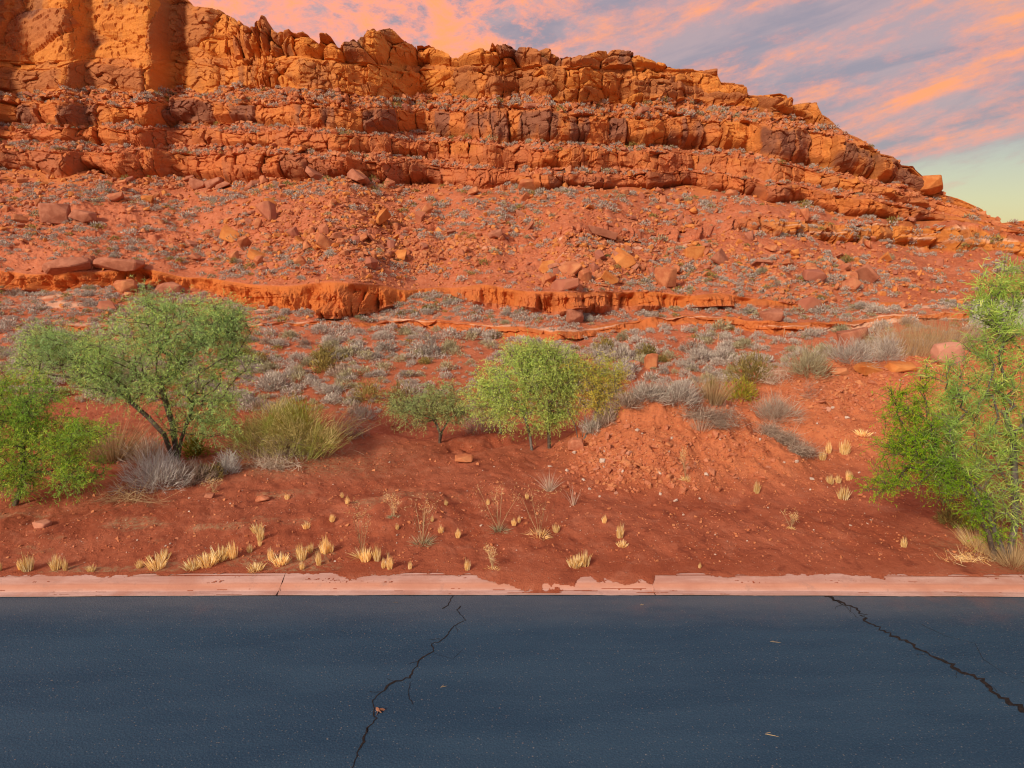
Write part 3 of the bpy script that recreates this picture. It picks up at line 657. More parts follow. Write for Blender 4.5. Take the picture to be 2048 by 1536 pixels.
# ------------------------------------------------------------------ plants: ribbons
def unit(a): return a/(np.linalg.norm(a, axis=-1, keepdims=True)+1e-9)
def ribbons(start, dirs, length, width, bend, r, K=2, prof=None):
    N = len(start); prof = np.array(prof if prof is not None else np.linspace(1, .1, K+1))
    side = unit(np.cross(dirs, r.normal(0, 1, (N, 3))))
    t = np.linspace(0, 1, K+1)
    P = start[:, None] + dirs[:, None]*(length[:, None]*t)[:, :, None] + bend[:, None]*(t*t)[None, :, None]
    hw = .5*width[:, None]*prof[None]
    V = np.stack([P-side[:, None]*hw[:, :, None], P+side[:, None]*hw[:, :, None]], 2).reshape(-1, 3)
    base = (np.arange(N)*(K+1)*2)[:, None] + np.arange(K)[None]*2
    F = np.stack([base, base+1, base+3, base+2], -1).reshape(-1, 4)
    return V, F
def join(parts):
    Vs, Fs, o = [], [], 0
    for V, F in parts: Vs.append(V); Fs.append(F+o); o += len(V)
    return np.concatenate(Vs), np.concatenate(Fs)
def dome_bush(n, r, rad=.5, hgt=.55, lw=.16, ww=.022, fill=.5, up=.35):
    """rounded shrub: many short stems pointing out from a low dome"""
    a = r.uniform(0, 2*np.pi, n); ct = r.random(n)**.8
    th = np.arccos(np.clip(ct, 0, 1)); s_ = np.sin(th)
    lump = 1 + .28*np.sin(a*3+r.uniform(0, 6)) * s_ + .18*np.sin(a*7+th*5+r.uniform(0, 6))
    rr_ = (fill+(1-fill)*r.random(n)**.6)*lump
    dirv = np.stack([np.cos(a)*s_, np.sin(a)*s_, ct], -1)
    P = dirv*np.array((rad, rad, hgt))*rr_[:, None]
    dd = unit(dirv + r.normal(0, .35, (n, 3)) + (0, 0, up))
    V, F = ribbons(P - dd*lw*.5, dd, lw*r.uniform(.6, 1.3, n), ww*r.uniform(.6, 1.4, n), r.normal(0, lw*.15, (n, 3)), r, 2, (.6, 1, .15))
    V[:, 2] = np.maximum(V[:, 2], -.03)
    return V, F
def stem_bush(n, r, rad, hgt, spread, ww, bendz=-.15, base=.12, K=3, lean=(0, 0)):
    """stems fanning up from one crown: grass, broom, dead twigs"""
    a = r.uniform(0, 2*np.pi, n); q = r.random(n)**.6; tl = q*spread
    dirv = unit(np.stack([np.cos(a)*np.sin(tl)+lean[0], np.sin(a)*np.sin(tl)+lean[1], np.cos(tl)], -1)+r.normal(0, .07, (n, 3)))
    P = np.stack([np.cos(a)*rad*base*q, np.sin(a)*rad*base*q, 0*a-.02], -1)
    ln_ = hgt*r.uniform(.45, 1.05, n)
    bend = np.stack([np.cos(a)*.2, np.sin(a)*.2, 0*a+bendz], -1)*ln_[:, None]*q[:, None] + r.normal(0, .07, (n, 3))*ln_[:, None]
    return ribbons(P, dirv, ln_, ww*r.uniform(.6, 1.4, n), bend, r, K)
def twig_tangle(n, r, rx, ry, h, lw, ww):
    P = np.stack([r.normal(0, .38, n)*rx, r.normal(0, .38, n)*ry, r.random(n)**1.5*h*.7], -1)
    dirv = unit(np.stack([r.normal(0, .8, n), r.normal(0, .8, n), r.normal(.35, .6, n)], -1))
    V, F = ribbons(P-dirv*lw*.3, dirv, lw*r.uniform(.4, 1.2, n), ww*r.uniform(.5, 1.3, n), r.normal(0, lw*.25, (n, 3)), r, 3, (1, .8, .5, .15))
    V[:, 2] = np.maximum(V[:, 2], -.02); return V, F
def plant(name, VF, mat, P, label, cat, group=None, scale=1.0, rz=0.0):
    o = obj(name, mesh_from(name, VF[0], VF[1], mat), None, tuple(P)); o.scale = (scale,)*3; o.rotation_euler[2] = rz
    return tag(o, label, cat, group)
# ------------------------------------------------------------------ trees
def tubes(P, parent, rad, K=5):
    """tapered limbs from each node to its parent"""
    e = [i for i in range(len(P)) if parent[i] >= 0]
    A = P[[parent[i] for i in e]]; B = P[e]; ra = rad[[parent[i] for i in e]]; rb = rad[e]; ra = np.minimum(ra, rb*1.35)
    dv = unit(B-A); ref = np.where(np.abs(dv[:, 2:3]) < .9, [[0, 0, 1.]], [[1., 0, 0]])
    u_ = unit(np.cross(dv, ref)); v_ = np.cross(dv, u_)
    an = np.arange(K)/K*2*np.pi; ca, sa = np.cos(an), np.sin(an)
    ring = lambda c, q, ex: c[:, None]+ex + (u_[:, None]*ca[None, :, None]+v_[:, None]*sa[None, :, None])*q[:, None, None]
    V = np.concatenate([ring(A, ra, -dv[:, None]*ra[:, None, None]*.5), ring(B, rb, dv[:, None]*rb[:, None, None]*.5)], 1).reshape(-1, 3)
    b = (np.arange(len(e))*2*K)[:, None]; j = np.arange(K); jn = (j+1) % K
    F = np.stack([b+j, b+jn, b+K+jn, b+K+j], -1).reshape(-1, 4)
    return V, F
def tree(name, trunks, lobes, leaf, bark, label, tr=.06, lw=.085, ww=.013, twigs=9, perleaf=12, twl=.30, droop=-.25, seed=1, up=.25, depth=.85, cat='tree', group=None, twr=.0035, base=None, gap=.0):
    r = np.random.default_rng(seed)
    root = None; P, par = [], []; forks = []
    for tk in trunks:                                   # each trunk: pixel points from the ground up
        P0 = hit(*tk[0]) if base is None else np.array(base, float)
        if root is None: root = P0
        prev = -1; yo = 0
        for i, (pu, pv) in enumerate(tk):
            p = at(pu, pv, P0[1] + (0 if i == 0 else r.normal(0, .08)))
            if i == 0: p = P0 - (0, 0, .08)
            P.append(p); par.append(prev); prev = len(P)-1
            if i >= len(tk)-2: forks.append(prev)
    Yb = root[1]; px = mp(root); T = []
    for (u, v, ru, rv, n) in lobes:
        q = unit(r.normal(0, 1, (n, 3)))*(r.random(n)**(1/2.3))[:, None]
        c = at(u, v, Yb); T.append(c + q*np.array((ru*px, ru*px*depth, rv*px)))
    T = np.concatenate(T); start = P[forks[0]]
    gz = root[2]+.06; T = T[T[:, 2] > gz]
    order = np.argsort(np.linalg.norm(T-start, axis=1)); T = T[order]
    plen = [0.0 if i in forks else 3.0 for i in range(len(P))]; tips = []
    for p in T:
        Q = np.array(P); dlt = p-Q; dd = np.linalg.norm(dlt, axis=1)
        cost = dd + .28*np.array(plen) + np.maximum(0, -dlt[:, 2])*.5
        j = int(np.argmin(cost)); dj = dd[j]; k = j
        nseg = max(1, int(dj/.22))
        for i in range(1, nseg+1):
            t = i/nseg; m = Q[j]+(p-Q[j])*t + (r.normal(0, .028, 3) if i < nseg else 0) + np.array((0, 0, -.10*dj*t*(1-t)*2))
            P.append(m); par.append(k); plen.append(plen[j]+dj*t); k = len(P)-1
        tips.append(k)
    P = np.array(P); par = np.array(par); cnt = np.zeros(len(P)); cnt[tips] = 1
    for i in range(len(P)-1, -1, -1):
        if par[i] >= 0: cnt[par[i]] += cnt[i]
    tot = max(cnt.max(), 1); rad = np.maximum(twr, tr*(np.maximum(cnt, .6)/tot)**.5)
    e = bpy.data.objects.new(name, None); C.objects.link(e); e.location = tuple(root); e.empty_display_size = .2
    tag(e, label, cat, group)
    V, F = tubes(P, par, rad)
    obj('trunk', mesh_from('trunk', V-root, F, bark, True), e)
    # leaf sprays
    tp = P[tips]; pp = P[par[tips]]; od = unit(tp-pp)
    keep = r.random(len(tp)) > gap; tp, od = tp[keep], od[keep]
    twigs = max(3, int(twigs*.72)); n = len(tp)*twigs
    s0 = np.repeat(tp, twigs, 0) - np.repeat(od, twigs, 0)*r.uniform(0, .2, (n, 1)); d0 = unit(np.repeat(od, twigs, 0)*.5 + r.normal(0, .75, (n, 3)) + (0, 0, up))
    l0 = twl*r.uniform(.5, 1.2, n)
    tv = ribbons(s0, d0, l0, np.full(n, .006), r.normal(0, .05, (n, 3)) + (0, 0, droop*.3), r, 2, (1, .8, .3))
    m = n*perleaf; t = r.uniform(.1, 1.05, m); i = np.repeat(np.arange(n), perleaf)
    ls = s0[i] + d0[i]*(l0[i]*t)[:, None] + np.array((0, 0, droop*.3))*(t*t)[:, None]
    ld = unit(d0[i]*.6 + r.normal(0, .7, (m, 3)) + (0, 0, droop))
    lv = ribbons(ls, ld, lw*r.uniform(.6, 1.3, m), np.full(m, ww)*r.uniform(.7, 1.3, m), r.normal(0, lw*.12, (m, 3))+(0, 0, -lw*.1), r, 2, (.35, 1, .12))
    V, F = lv; o = obj('crown', mesh_from('crown', V-root, F, leaf), e)
    obj('twigs', mesh_from('twigs', tv[0]-root, tv[1], bark), e)
    return e

tree('mesquite_tree', [[(357, 926), (352, 895), (338, 862), (322, 842)], [(357, 926), (353, 893), (352, 862), (356, 842)], [(355, 924), (362, 880), (376, 842), (388, 800)], [(352, 925), (328, 868), (298, 836), (262, 805)], [(356, 924), (345, 850), (330, 800), (318, 760)]],
     [(255, 715, 125, 70, 130), (395, 700, 85, 85, 130), (330, 655, 110, 55, 110), (150, 700, 90, 45, 90), (90, 690, 60, 38, 50), (60, 730, 40, 28, 26), (180, 740, 60, 40, 50), (430, 640, 60, 45, 70), (300, 620, 55, 28, 26), (420, 800, 60, 45, 60), (225, 765, 85, 30, 42), (320, 780, 80, 50, 60), (385, 845, 55, 28, 30), (470, 700, 35, 60, 40), (440, 850, 45, 24, 26), (480, 655, 28, 30, 16), (466, 625, 22, 22, 14), (292, 590, 12, 16, 5)],
     MESQ, BARK, 'wide mesquite tree with forked dark trunk and grey green feathery crown beside the road verge', tr=.062, lw=.055, ww=.0080, twigs=9, perleaf=18, twl=.42, seed=11)
tree('mesquite_tree', [[(28, 1012), (40, 985), (48, 940), (45, 900)], [(60, 985), (62, 950), (70, 920)]],
     [(60, 880, 95, 75, 130), (20, 820, 70, 50, 80), (130, 880, 70, 50, 70), (-30, 900, 80, 90, 60), (160, 945, 55, 30, 50), (30, 960, 60, 35, 45), (70, 790, 45, 35, 34), (170, 860, 55, 16, 18), (2, 765, 22, 22, 12)],
     MESQ2, BARK, 'bright green mesquite bush cut off by the left edge of the photo, nearest the kerb', tr=.05, lw=.055, ww=.0085, twigs=9, perleaf=16, twl=.34, seed=12)
tree('palo_verde_tree', [[(1064, 902), (1060, 872), (1053, 845), (1045, 822)]],
     [(1005, 790, 55, 60, 90), (1050, 745, 75, 52, 130), (975, 770, 38, 45, 45), (1075, 715, 50, 28, 40), (1060, 820, 35, 30, 36), (1000, 832, 50, 26, 30), (1040, 702, 60, 24, 34), (950, 800, 24, 34, 16)],
     CENT, BARKG, 'slim tree with pale green round crown, left of the twin trunks in the centre', tr=.036, lw=.052, ww=.0090, twigs=9, perleaf=14, twl=.34, seed=13)
tree('palo_verde_tree', [[(1098, 897), (1098, 868), (1094, 845), (1100, 822)]],
     [(1105, 790, 55, 55, 100), (1090, 740, 60, 45, 80), (1140, 750, 45, 45, 60), (1120, 830, 38, 28, 40), (1060, 695, 45, 18, 22), (1120, 708, 50, 24, 34), (1090, 845, 40, 18, 18)],
     CENT, BARK, 'pale green tree with straight dark trunk, right one of the twin trunks in the centre', tr=.044, lw=.052, ww=.0090, twigs=9, perleaf=14, twl=.34, seed=14)
tree('mesquite_tree', [[(1158, 880), (1150, 850), (1135, 820)], [(1162, 880), (1168, 850), (1172, 815)], [(1164, 880), (1185, 845), (1200, 805)]],
     [(1170, 775, 48, 50, 70), (1205, 745, 42, 35, 56), (1215, 800, 42, 42, 44), (1150, 735, 30, 25, 26), (1235, 770, 18, 28, 12)],
     GOLDL, BARKG, 'yellowing many stemmed tree behind the left foot of the red dirt mound', tr=.028, lw=.052, ww=.0090, twigs=9, perleaf=13, twl=.34, seed=15)
tree('mesquite_tree', [[(878, 886), (880, 866), (874, 850), (866, 838)], [(878, 886), (884, 862), (896, 842)]],
     [(860, 815, 55, 32, 75), (905, 800, 40, 36, 60), (815, 825, 35, 26, 34), (790, 808, 25, 22, 20), (925, 830, 20, 25, 16), (875, 780, 40, 18, 20)],
     BLUEG, BARK, 'low blue green tree with short trunk, left of the central trees', tr=.034, lw=.052, ww=.0085, twigs=9, perleaf=14, twl=.36, seed=16)
tree('mesquite_tree', [[(1002, 868), (1000, 850), (996, 830)]], [(985, 815, 35, 30, 34), (1010, 805, 28, 28, 24)],
     BLUEG, BARKG, 'thin grey green sapling half hidden behind the central trees', tr=.03, lw=.06, ww=.011, twigs=6, perleaf=9, twl=.24, seed=17, gap=.2)
tree('willow_tree', [[(2012, 1118), (1996, 1075), (1965, 1010), (1930, 950), (1905, 910)], [(2012, 1118), (2030, 1050), (2030, 960), (2025, 870)], [(2050, 1100), (2040, 1020), (2000, 940), (1950, 900)]],
     [(1960, 760, 70, 60, 46), (2030, 660, 70, 80, 60), (2010, 580, 55, 42, 44), (1985, 625, 40, 35, 26), (1920, 840, 80, 60, 60), (2030, 830, 70, 90, 66), (1985, 920, 80, 60, 60), (1860, 860, 55, 45, 30), (2120, 700, 90, 150, 70), (2130, 930, 90, 130, 60), (1955, 700, 35, 26, 14), (1915, 770, 45, 30, 18), (1860, 735, 40, 16, 5), (2000, 1010, 60, 40, 26), (1880, 920, 50, 40, 24)],
     WILL, BARKG, 'tall desert willow with long narrow leaves at the right edge of the photo', tr=.05, lw=.135, ww=.0088, twigs=6, perleaf=9, twl=.28, droop=-.05, seed=18, up=.55, gap=.12)
tree('mesquite_tree', [[(1990, 1122), (1978, 1070), (1945, 1000), (1900, 950), (1865, 920)], [(1990, 1122), (1992, 1060), (1985, 1000)]],
     [(1830, 850, 55, 55, 70), (1800, 900, 48, 40, 50), (1860, 915, 60, 45, 66), (1790, 955, 50, 22, 34), (1750, 975, 24, 14, 12), (1900, 960, 55, 36, 50), (1800, 795, 30, 30, 20), (1955, 1020, 40, 36, 36), (1990, 1070, 30, 24, 18), (1835, 770, 26, 22, 12)],
     FEATH, BARK, 'vivid yellow green feathery tree leaning left in front of the willow', tr=.04, lw=.036, ww=.0065, twigs=9, perleaf=20, twl=.26, droop=-.1, seed=19, gap=.15)

# ------------------------------------------------------------------ shrubs near the road
def shrub(kind, mat, u, v, wpx, hpx, label, cat='shrub', seed=0, n=900, name=None, group=None, **kw):
    r = np.random.default_rng(900+seed); P = hit(u, v); q = mp(P); Wm, Hm = wpx*q/2, hpx*q
    if kind == 'dome': VF = dome_bush(n, r, Wm, Hm, kw.get('lw', .16), kw.get('ww', .010), kw.get('fill', .35), kw.get('up', .35))
    elif kind == 'stem': VF = stem_bush(n, r, Wm, Hm*1.12, kw.get('spread', math.atan2(Wm, Hm)), kw.get('ww', .008), kw.get('bz', -.12), kw.get('base', .3), 3, kw.get('lean', (0, 0)))
    else: VF = twig_tangle(n, r, Wm, Wm*kw.get('asp', .6), Hm, kw.get('lw', .3), kw.get('ww', .008))
    return plant(name or 'shrub', VF, mat, P, label, cat, group)
s1 = shrub('stem', BROOM, 575, 912, 200, 160, 'big olive broom bush with fanned straw stems right of the wide mesquite', 'bush', 1, 2600, 'broom_bush', ww=.011, spread=.85, base=.5, bz=-.1)
r_ = np.random.default_rng(78); q_ = mp(hit(575, 912)); fans = []
for (ox, oy, nn, sc_, lx) in ((-60, .2, 60, .85, -.3), (-25, -.1, 70, 1.0, -.1), (10, .1, 70, 1.0, .05), (45, -.15, 60, .9, .3), (70, .15, 60, .75, .5), (-80, -.1, 40, .6, -.6)):
    V_, F_ = stem_bush(nn, r_, .35, 170*q_*sc_, .62, .008, -.1, .6, 4, (lx, 0)); V_[:, 0] += ox*q_; V_[:, 1] += oy; fans.append((V_, F_))
for (ox, oz, rr_, hh_, nn) in ((-62, 22, .62, .62, 1500), (-15, 50, .6, .70, 1500), (30, 40, .6, .75, 1500), (68, 20, .6, .5, 1300), (0, 10, .8, .6, 1200)):
    V_, F_ = dome_bush(int(nn*1.5), r_, rr_, hh_, .15, .0085, .30, .30); V_[:, 0] += ox*q_; V_[:, 2] += oz*q_; fans.append((V_, F_))
s1.data = mesh_from('broom_bush', *join(fans), BROOM)
r_ = np.random.default_rng(77); P_ = hit(560, 912); q_ = mp(P_)
o = obj('dead_skirt', mesh_from('dead_skirt', *twig_tangle(1500, r_, 110*q_, .7, .75, .42, .010), DEAD), s1); o.location = (-.1, .1, 0)
V_, F_ = dome_bush(900, r_, .55, .9, .2, .008, .5, .9); o = obj('green_growth', mesh_from('green_growth', V_, F_, GREENB), s1); o.location = (.30, .0, .45)
shrub('dome', SILVER, 318, 972, 130, 62, 'silvery grey brush clump at the foot of the wide mesquite trunk', 'shrub', 2, 2600, lw=.20, ww=.007)
shrub('dome', DEAD, 385, 966, 95, 40, 'dark grey twiggy brush right of the silvery clump', 'shrub', 3, 1500, lw=.2, ww=.007)
shrub('dome', DEADP, 300, 930, 95, 50, 'pale bare brush behind the silvery clump', 'shrub', 4, 1300, lw=.22, ww=.007)
shrub('dome', SILVER, 458, 947, 52, 42, 'small round silver brush between the wide mesquite and the broom bush', 'shrub', 5, 1000, lw=.16, ww=.007)
shrub('tangle', DEADP, 548, 938, 120, 26, 'bleached dead branches lying on the soil below the broom bush', 'dead brush', 6, 420, 'dead_brush', lw=.5, ww=.008, asp=.35)
shrub('stem', TANG, 225, 918, 110, 88, 'tan dry bush with upright stems between the two left mesquites', 'bush', 7, 1100, 'dry_bush', ww=.008, spread=.7, base=.6)
shrub('dome', GREENB, 392, 912, 60, 48, 'small yellow green leafy shrub right of the wide mesquite trunk', 'shrub', 8, 700, lw=.09, ww=.026, fill=.2)
shrub('dome', OLIVE, 425, 955, 60, 26, 'low dark olive shrub between the two grey brushes', 'shrub', 9, 400, lw=.09, ww=.02)
shrub('tangle', TANG, 262, 1003, 150, 16, 'fallen thin dry branches on the dirt below the silvery clump', 'dead brush', 10, 170, 'fallen_branches', lw=.8, ww=.008, asp=.3)
shrub('tangle', DEAD, 706, 872, 90, 66, 'leafless dark twiggy shrub right of the broom bush', 'shrub', 11, 500, lw=.4, ww=.008)
shrub('dome', DEADP, 1545, 838, 105, 50, 'pale rounded dry bush on top of the mound', 'dry bush', 12, 1500, 'dry_bush', lw=.30, ww=.006, fill=.2, up=.3)
shrub('tangle', DEAD, 1432, 852, 120, 48, 'tangled grey dead brush along the mound crest', 'dead brush', 13, 900, 'dead_brush', lw=.42, ww=.008)
shrub('tangle', DEAD, 1385, 838, 70, 28, 'brown broken sticks on the left of the mound crest', 'dead brush', 14, 220, 'dead_brush', lw=.4, ww=.010)
shrub('stem', DEADP, 1398, 862, 60, 40, 'thin pale stalks leaning at the front of the mound crest', 'dry grass', 15, 120, 'dry_stalks', ww=.007, spread=.6, base=.6)
for k, (u, v) in enumerate(((1535, 872), (1570, 890), (1600, 912))):
    shrub('tangle', DEAD, u, v, 74, 30, ('dark dead brush at the upper end of the mound trench', 'dark dead brush in the middle of the mound trench', 'dark dead brush at the lower end of the mound trench')[k], 'dead brush', 16+k, 650, 'dead_brush', lw=.34, ww=.008, group='dead brush filling the mound trench')
shrub('stem', TANG, 1420, 806, 62, 62, 'tall bleached grass clump standing behind the mound crest', 'dry grass', 20, 420, 'grass_clump', ww=.012, spread=.42, base=.6)
shrub('stem', TANG, 1462, 803, 50, 34, 'few bent straw stalks behind the mound, right of the tall grass clump', 'dry grass', 21, 60, 'dry_stalks', ww=.010, spread=.7, base=.6)
shrub('dome', SAGE, 1350, 806, 105, 40, 'wide silver grey sagebrush right behind the mound', 'shrub', 22, 2200, lw=.2, ww=.010)
shrub('dome', SAGE, 1290, 800, 75, 30, 'darker grey sagebrush behind the left slope of the mound', 'shrub', 23, 1400, lw=.2, ww=.010)
shrub('dome', OLIVE, 1497, 770, 95, 62, 'olive green shrub with bare lower twigs behind the mound', 'shrub', 24, 1500, lw=.16, ww=.016)
shrub('dome', SAGEG, 1605, 752, 95, 60, 'brown grey twiggy shrub on the back edge of the bank', 'shrub', 25, 1900, lw=.18, ww=.010)
shrub('tangle', DEADP, 1545, 768, 80, 46, 'white bleached twigs in front of the olive shrub', 'dead brush', 26, 420, 'dead_brush', lw=.4, ww=.008)
shrub('dome', GREENB, 1475, 800, 80, 42, 'yellow green low shrub below the olive shrub', 'shrub', 27, 700, lw=.12, ww=.018)
shrub('dome', SAGE, 1688, 728, 110, 40, 'row of pale sagebrush along the back of the bank', 'shrub', 28, 1700, lw=.2, ww=.010)
shrub('dome', SAGE, 1760, 722, 60, 52, 'pinkish grey sagebrush left of the tall dry grass', 'shrub', 29, 1300, lw=.2, ww=.009)
for k, (u, v, w_) in enumerate(((1800, 712, 90), (1850, 702, 100), (1905, 690, 100))):
    shrub('stem', TANG, u, v, w_, 68, ('tan tall grass stand, left part on the bank', 'tan tall grass stand, middle part on the bank', 'tan tall grass stand nearest the grey wall')[k], 'dry grass', 30+k, 900, 'tall_grass', ww=.009, spread=.35, base=1.6, group='tall dry grass along the bank')
shrub('tangle', DEAD, 1612, 800, 70, 50, 'thin bare twiggy bush on the bank slope', 'shrub', 34, 160, lw=.35, ww=.006)
shrub('stem', DEADP, 1098, 982, 34, 42, 'pale twiggy weed at the left toe of the mound', 'weed', 35, 130, 'weed', ww=.006, spread=.7)
shrub('stem', DEADP, 1146, 1012, 22, 46, 'thin pink grey stalk weed in front of the mound', 'weed', 36, 40, 'weed', ww=.006, spread=.35)
shrub('dome', OLIVE, 1895, 1050, 52, 40, 'small dark green shrub under the feathery tree', 'shrub', 37, 600, lw=.09, ww=.014)
shrub('dome', GREENB, 1935, 1058, 44, 28, 'low green sprig mat right of the small dark shrub', 'shrub', 38, 400, lw=.09, ww=.012)
shrub('stem', STRAW, 1960, 1098, 66, 44, 'yellow dry grass at the foot of the willow', 'dry grass', 39, 420, 'grass_clump', ww=.007, spread=.6, base=.9)
shrub('stem', TANG, 2025, 1128, 80, 60, 'matted tan grass around the willow base', 'dry grass', 40, 700, 'grass_clump', ww=.007, spread=1.0, base=.9)
shrub('tangle', STRAW, 1930, 1122, 130, 14, 'loose straw lying between the willow and the kerb', 'straw', 41, 220, 'loose_straw', lw=.22, ww=.006, asp=.35)
shrub('stem', TANG, 2035, 1040, 120, 90, 'grey tan grass thicket behind the willow stems', 'dry grass', 42, 1000, 'grass_clump', ww=.008, spread=.9, base=.9)
shrub('tangle', BARKG, 1898, 1012, 40, 60, 'short bare grey stems below the feathery tree', 'dead brush', 43, 30, 'dead_brush', lw=.5, ww=.022)
shrub('dome', OLIVE, 800, 812, 60, 46, 'olive bush behind the low blue green tree', 'bush', 44, 700, lw=.14, ww=.018)
shrub('dome', OLIVE, 735, 805, 70, 45, 'olive grey bush between the broom bush and the low blue green tree', 'bush', 45, 800, lw=.14, ww=.016)
shrub('dome', SAGE, 730, 842, 55, 30, 'silver grey low bush below the olive grey bush', 'bush', 46, 600, lw=.14, ww=.010)
shrub('dome', DEAD, 1212, 850, 60, 40, 'grey brush under the yellowing tree', 'shrub', 47, 900, lw=.2, ww=.009)
shrub('dome', DEAD, 1252, 818, 60, 30, 'dark grey brush directly behind the left flank of the mound', 'shrub', 49, 900, lw=.2, ww=.009)
shrub('dome', SAGE, 1185, 866, 50, 30, 'grey brush between the yellowing tree and the mound foot', 'shrub', 50, 800, lw=.18, ww=.009)
shrub('dome', DEAD, 960, 866, 90, 40, 'dark grey twiggy brush behind the central trunks', 'shrub', 48, 900, lw=.2, ww=.009)

# ------------------------------------------------------------------ grass tufts, weeds
TU = [(5,1143,14,26),(46,1140,14,26),(60,1143,28,44),(116,1140,26,38),(134,1142,12,32),(186,1143,16,16),(216,1142,10,12),(256,1142,10,12),(300,1122,10,14),(282,1136,18,22),(316,1136,40,30),(330,1120,24,24),(388,1138,34,22),(416,1130,44,30),(440,1120,40,34),(466,1118,26,40),(448,1112,16,22),(500,1104,14,20),(522,1080,18,32),(516,1064,24,22),(521,1092,10,16),(542,1120,16,30),(512,1142,34,18),(562,1128,34,24),(605,1120,26,40),(604,1140,12,20),(622,1106,14,24),(638,1132,14,36),(650,1106,26,44),(662,1104,16,24),(560,1010,22,12),(575,1000,12,14),(632,1006,22,12),(685,996,8,14),(696,1008,12,20),(712,998,10,12),(684,1022,14,12),(664,1046,14,18),(614,1058,16,16),
 (732,1122,30,32),(754,1122,18,40),(767,1136,12,26),(780,1138,16,38),(820,1138,10,20),(934,1140,14,30),(916,1076,13,24),(882,1066,14,18),(865,1046,8,14),(863,1018,7,12),(873,1008,8,12),(892,1010,10,14),(795,1058,10,14),(821,1062,6,10),(976,1010,9,16),(1054,998,10,14),(1028,1052,12,18),(1038,1046,7,18),(1112,1064,18,20),(1112,1066,10,14),(1150,1134,30,26),(1168,1132,30,38),(1240,1076,18,38),(1244,1094,22,14),(1254,1066,12,10),(1270,1066,8,10),(1208,1046,12,20),(1440,1100,8,8),(1512,986,16,30),(1642,920,16,26),(1655,906,14,28),(1686,908,26,36),(1660,968,18,22),(1676,966,14,20),(1696,962,12,24),(1686,998,28,32),(1700,960,10,20),(1728,966,10,12),(1670,870,14,14),(1690,872,24,14),(1722,874,30,14),(1806,1096,14,24),(1400,1138,8,14),(1368,1130,6,8),(755,1010,8,8),(740,1012,14,8),(770,950,10,10),(1336,1010,10,10),(1290,1060,8,8),(975,1120,10,12),(1690,1008,14,10)]
def tuft(n, r, rad, conv, wid):
    a = r.uniform(0, 2*np.pi, n); q = r.random(n)**.55
    P = np.stack([np.cos(a)*rad*q*.7, np.sin(a)*rad*q*.7, 0*a-.03], -1)
    dv = unit(np.stack([np.cos(a)*q*.34+.06*np.sin(rad*40), np.sin(a)*q*.34, 0*a+1], -1)+r.normal(0, .085, (n, 3)))
    L = (1.12-.50*q)*r.uniform(.35, 1.0, n); bd = np.stack([-np.cos(a)*q*conv, -np.sin(a)*q*conv, 0*a], -1)*L[:, None] + r.normal(0, .035, (n, 3))
    return ribbons(P, dv, L, wid*r.uniform(.6, 1.4, n), bd, r, 3, (.8, 1, .7, .1))
tr_ = [tuft(130, np.random.default_rng(60+k), .36, .04, .040) for k in range(4)] + [tuft(120, np.random.default_rng(70+k), .48, -.12, .040) for k in range(3)]
TM = [mesh_from('grass_tuft', V, F, STRAW) for V, F in tr_]
def where_words(u, v):
    if u < 500 and v > 1090: return 'at the kerb edge, left of the dirt spill'
    if v > 1090 and u < 900: return 'near the kerb, below the tall dry weeds'
    if v > 1090 and u < 1500: return 'near the kerb by the dirt washed over it'
    if u > 1600 and v < 930: return 'on the bank slope above the mound trench'
    if u > 1600: return 'on dirt beside the feathery tree'
    if u < 720: return 'on the soil hump left of the weeds'
    if u < 1000: return 'on bare red soil among the tall dry weeds'
    return 'on bare soil in front of the mound'
TU = [t for t in TU if t[3] >= 14 and not (1650 < t[0] < 1720 and t[3] < 20)]
for k, (u, v, w_, h_) in enumerate(TU):
    P = hit(u, v); q = mp(P); slim = w_ < h_*1.0
    o = obj('grass_tuft', TM[(k % 4) if slim else 4+k % 3]); o.location = tuple(P)
    o.scale = (w_*q*1.2, w_*q*1.2, h_*q*1.05); o.rotation_euler[2] = rng.uniform(0, 6.28)
    size = 'tall' if h_ > 33 else 'small' if h_ > 17 else 'tiny'
    tag(o, f"{size} {'narrow' if slim else 'spreading'} straw yellow grass tuft {where_words(u, v)}", 'grass tuft', 'straw grass tufts on the verge')
def weed(u, v, hpx, wpx, label, seed, green=False):
    r = np.random.default_rng(seed); P = hit(u, v); q = mp(P); H = hpx*q; Wd = wpx*q
    n = 7; top = np.stack([r.normal(0, Wd*.35, n), r.normal(0, Wd*.35, n), H*r.uniform(.6, 1, n)], -1)
    st_ = ribbons(np.zeros((n, 3)), unit(top), np.linalg.norm(top, axis=1), np.full(n, .009), r.normal(0, .05, (n, 3)), r, 4, (1, .9, .8, .6, .4))
    hs = np.repeat(top, 22, 0) + r.normal(0, 1, (n*22, 3))*(Wd*.13, Wd*.13, H*.09)
    hd = ribbons(hs, unit(r.normal(0, 1, (len(hs), 3))+(0, 0, .5)), r.uniform(.02, .055, len(hs)), np.full(len(hs), .0045), np.zeros((len(hs), 3)), r, 1, (1, .4))
    t = r.uniform(.3, .95, n*9); i = np.repeat(np.arange(n), 9)
    sd = ribbons(top[i]*t[:, None], unit(top[i]*.6+r.normal(0, .4, (n*9, 3))), r.uniform(.04, .12, n*9), np.full(n*9, .005), np.zeros((n*9, 3)), r, 1, (1, .4))
    o = plant('weed', join([st_, sd]), TANG, P, label, 'weed', 'tall dry weeds on the verge')
    obj('seed_heads', mesh_from('seed_heads', *hd, STRAW), o)['kind'] = 'stuff'
    b = stem_bush(140, r, Wd*.6, H*.22, 1.2, .010, -.1, .4, 2); obj('leaf_base', mesh_from('leaf_base', *b, SAGEG if green else STRAW), o)
    return o
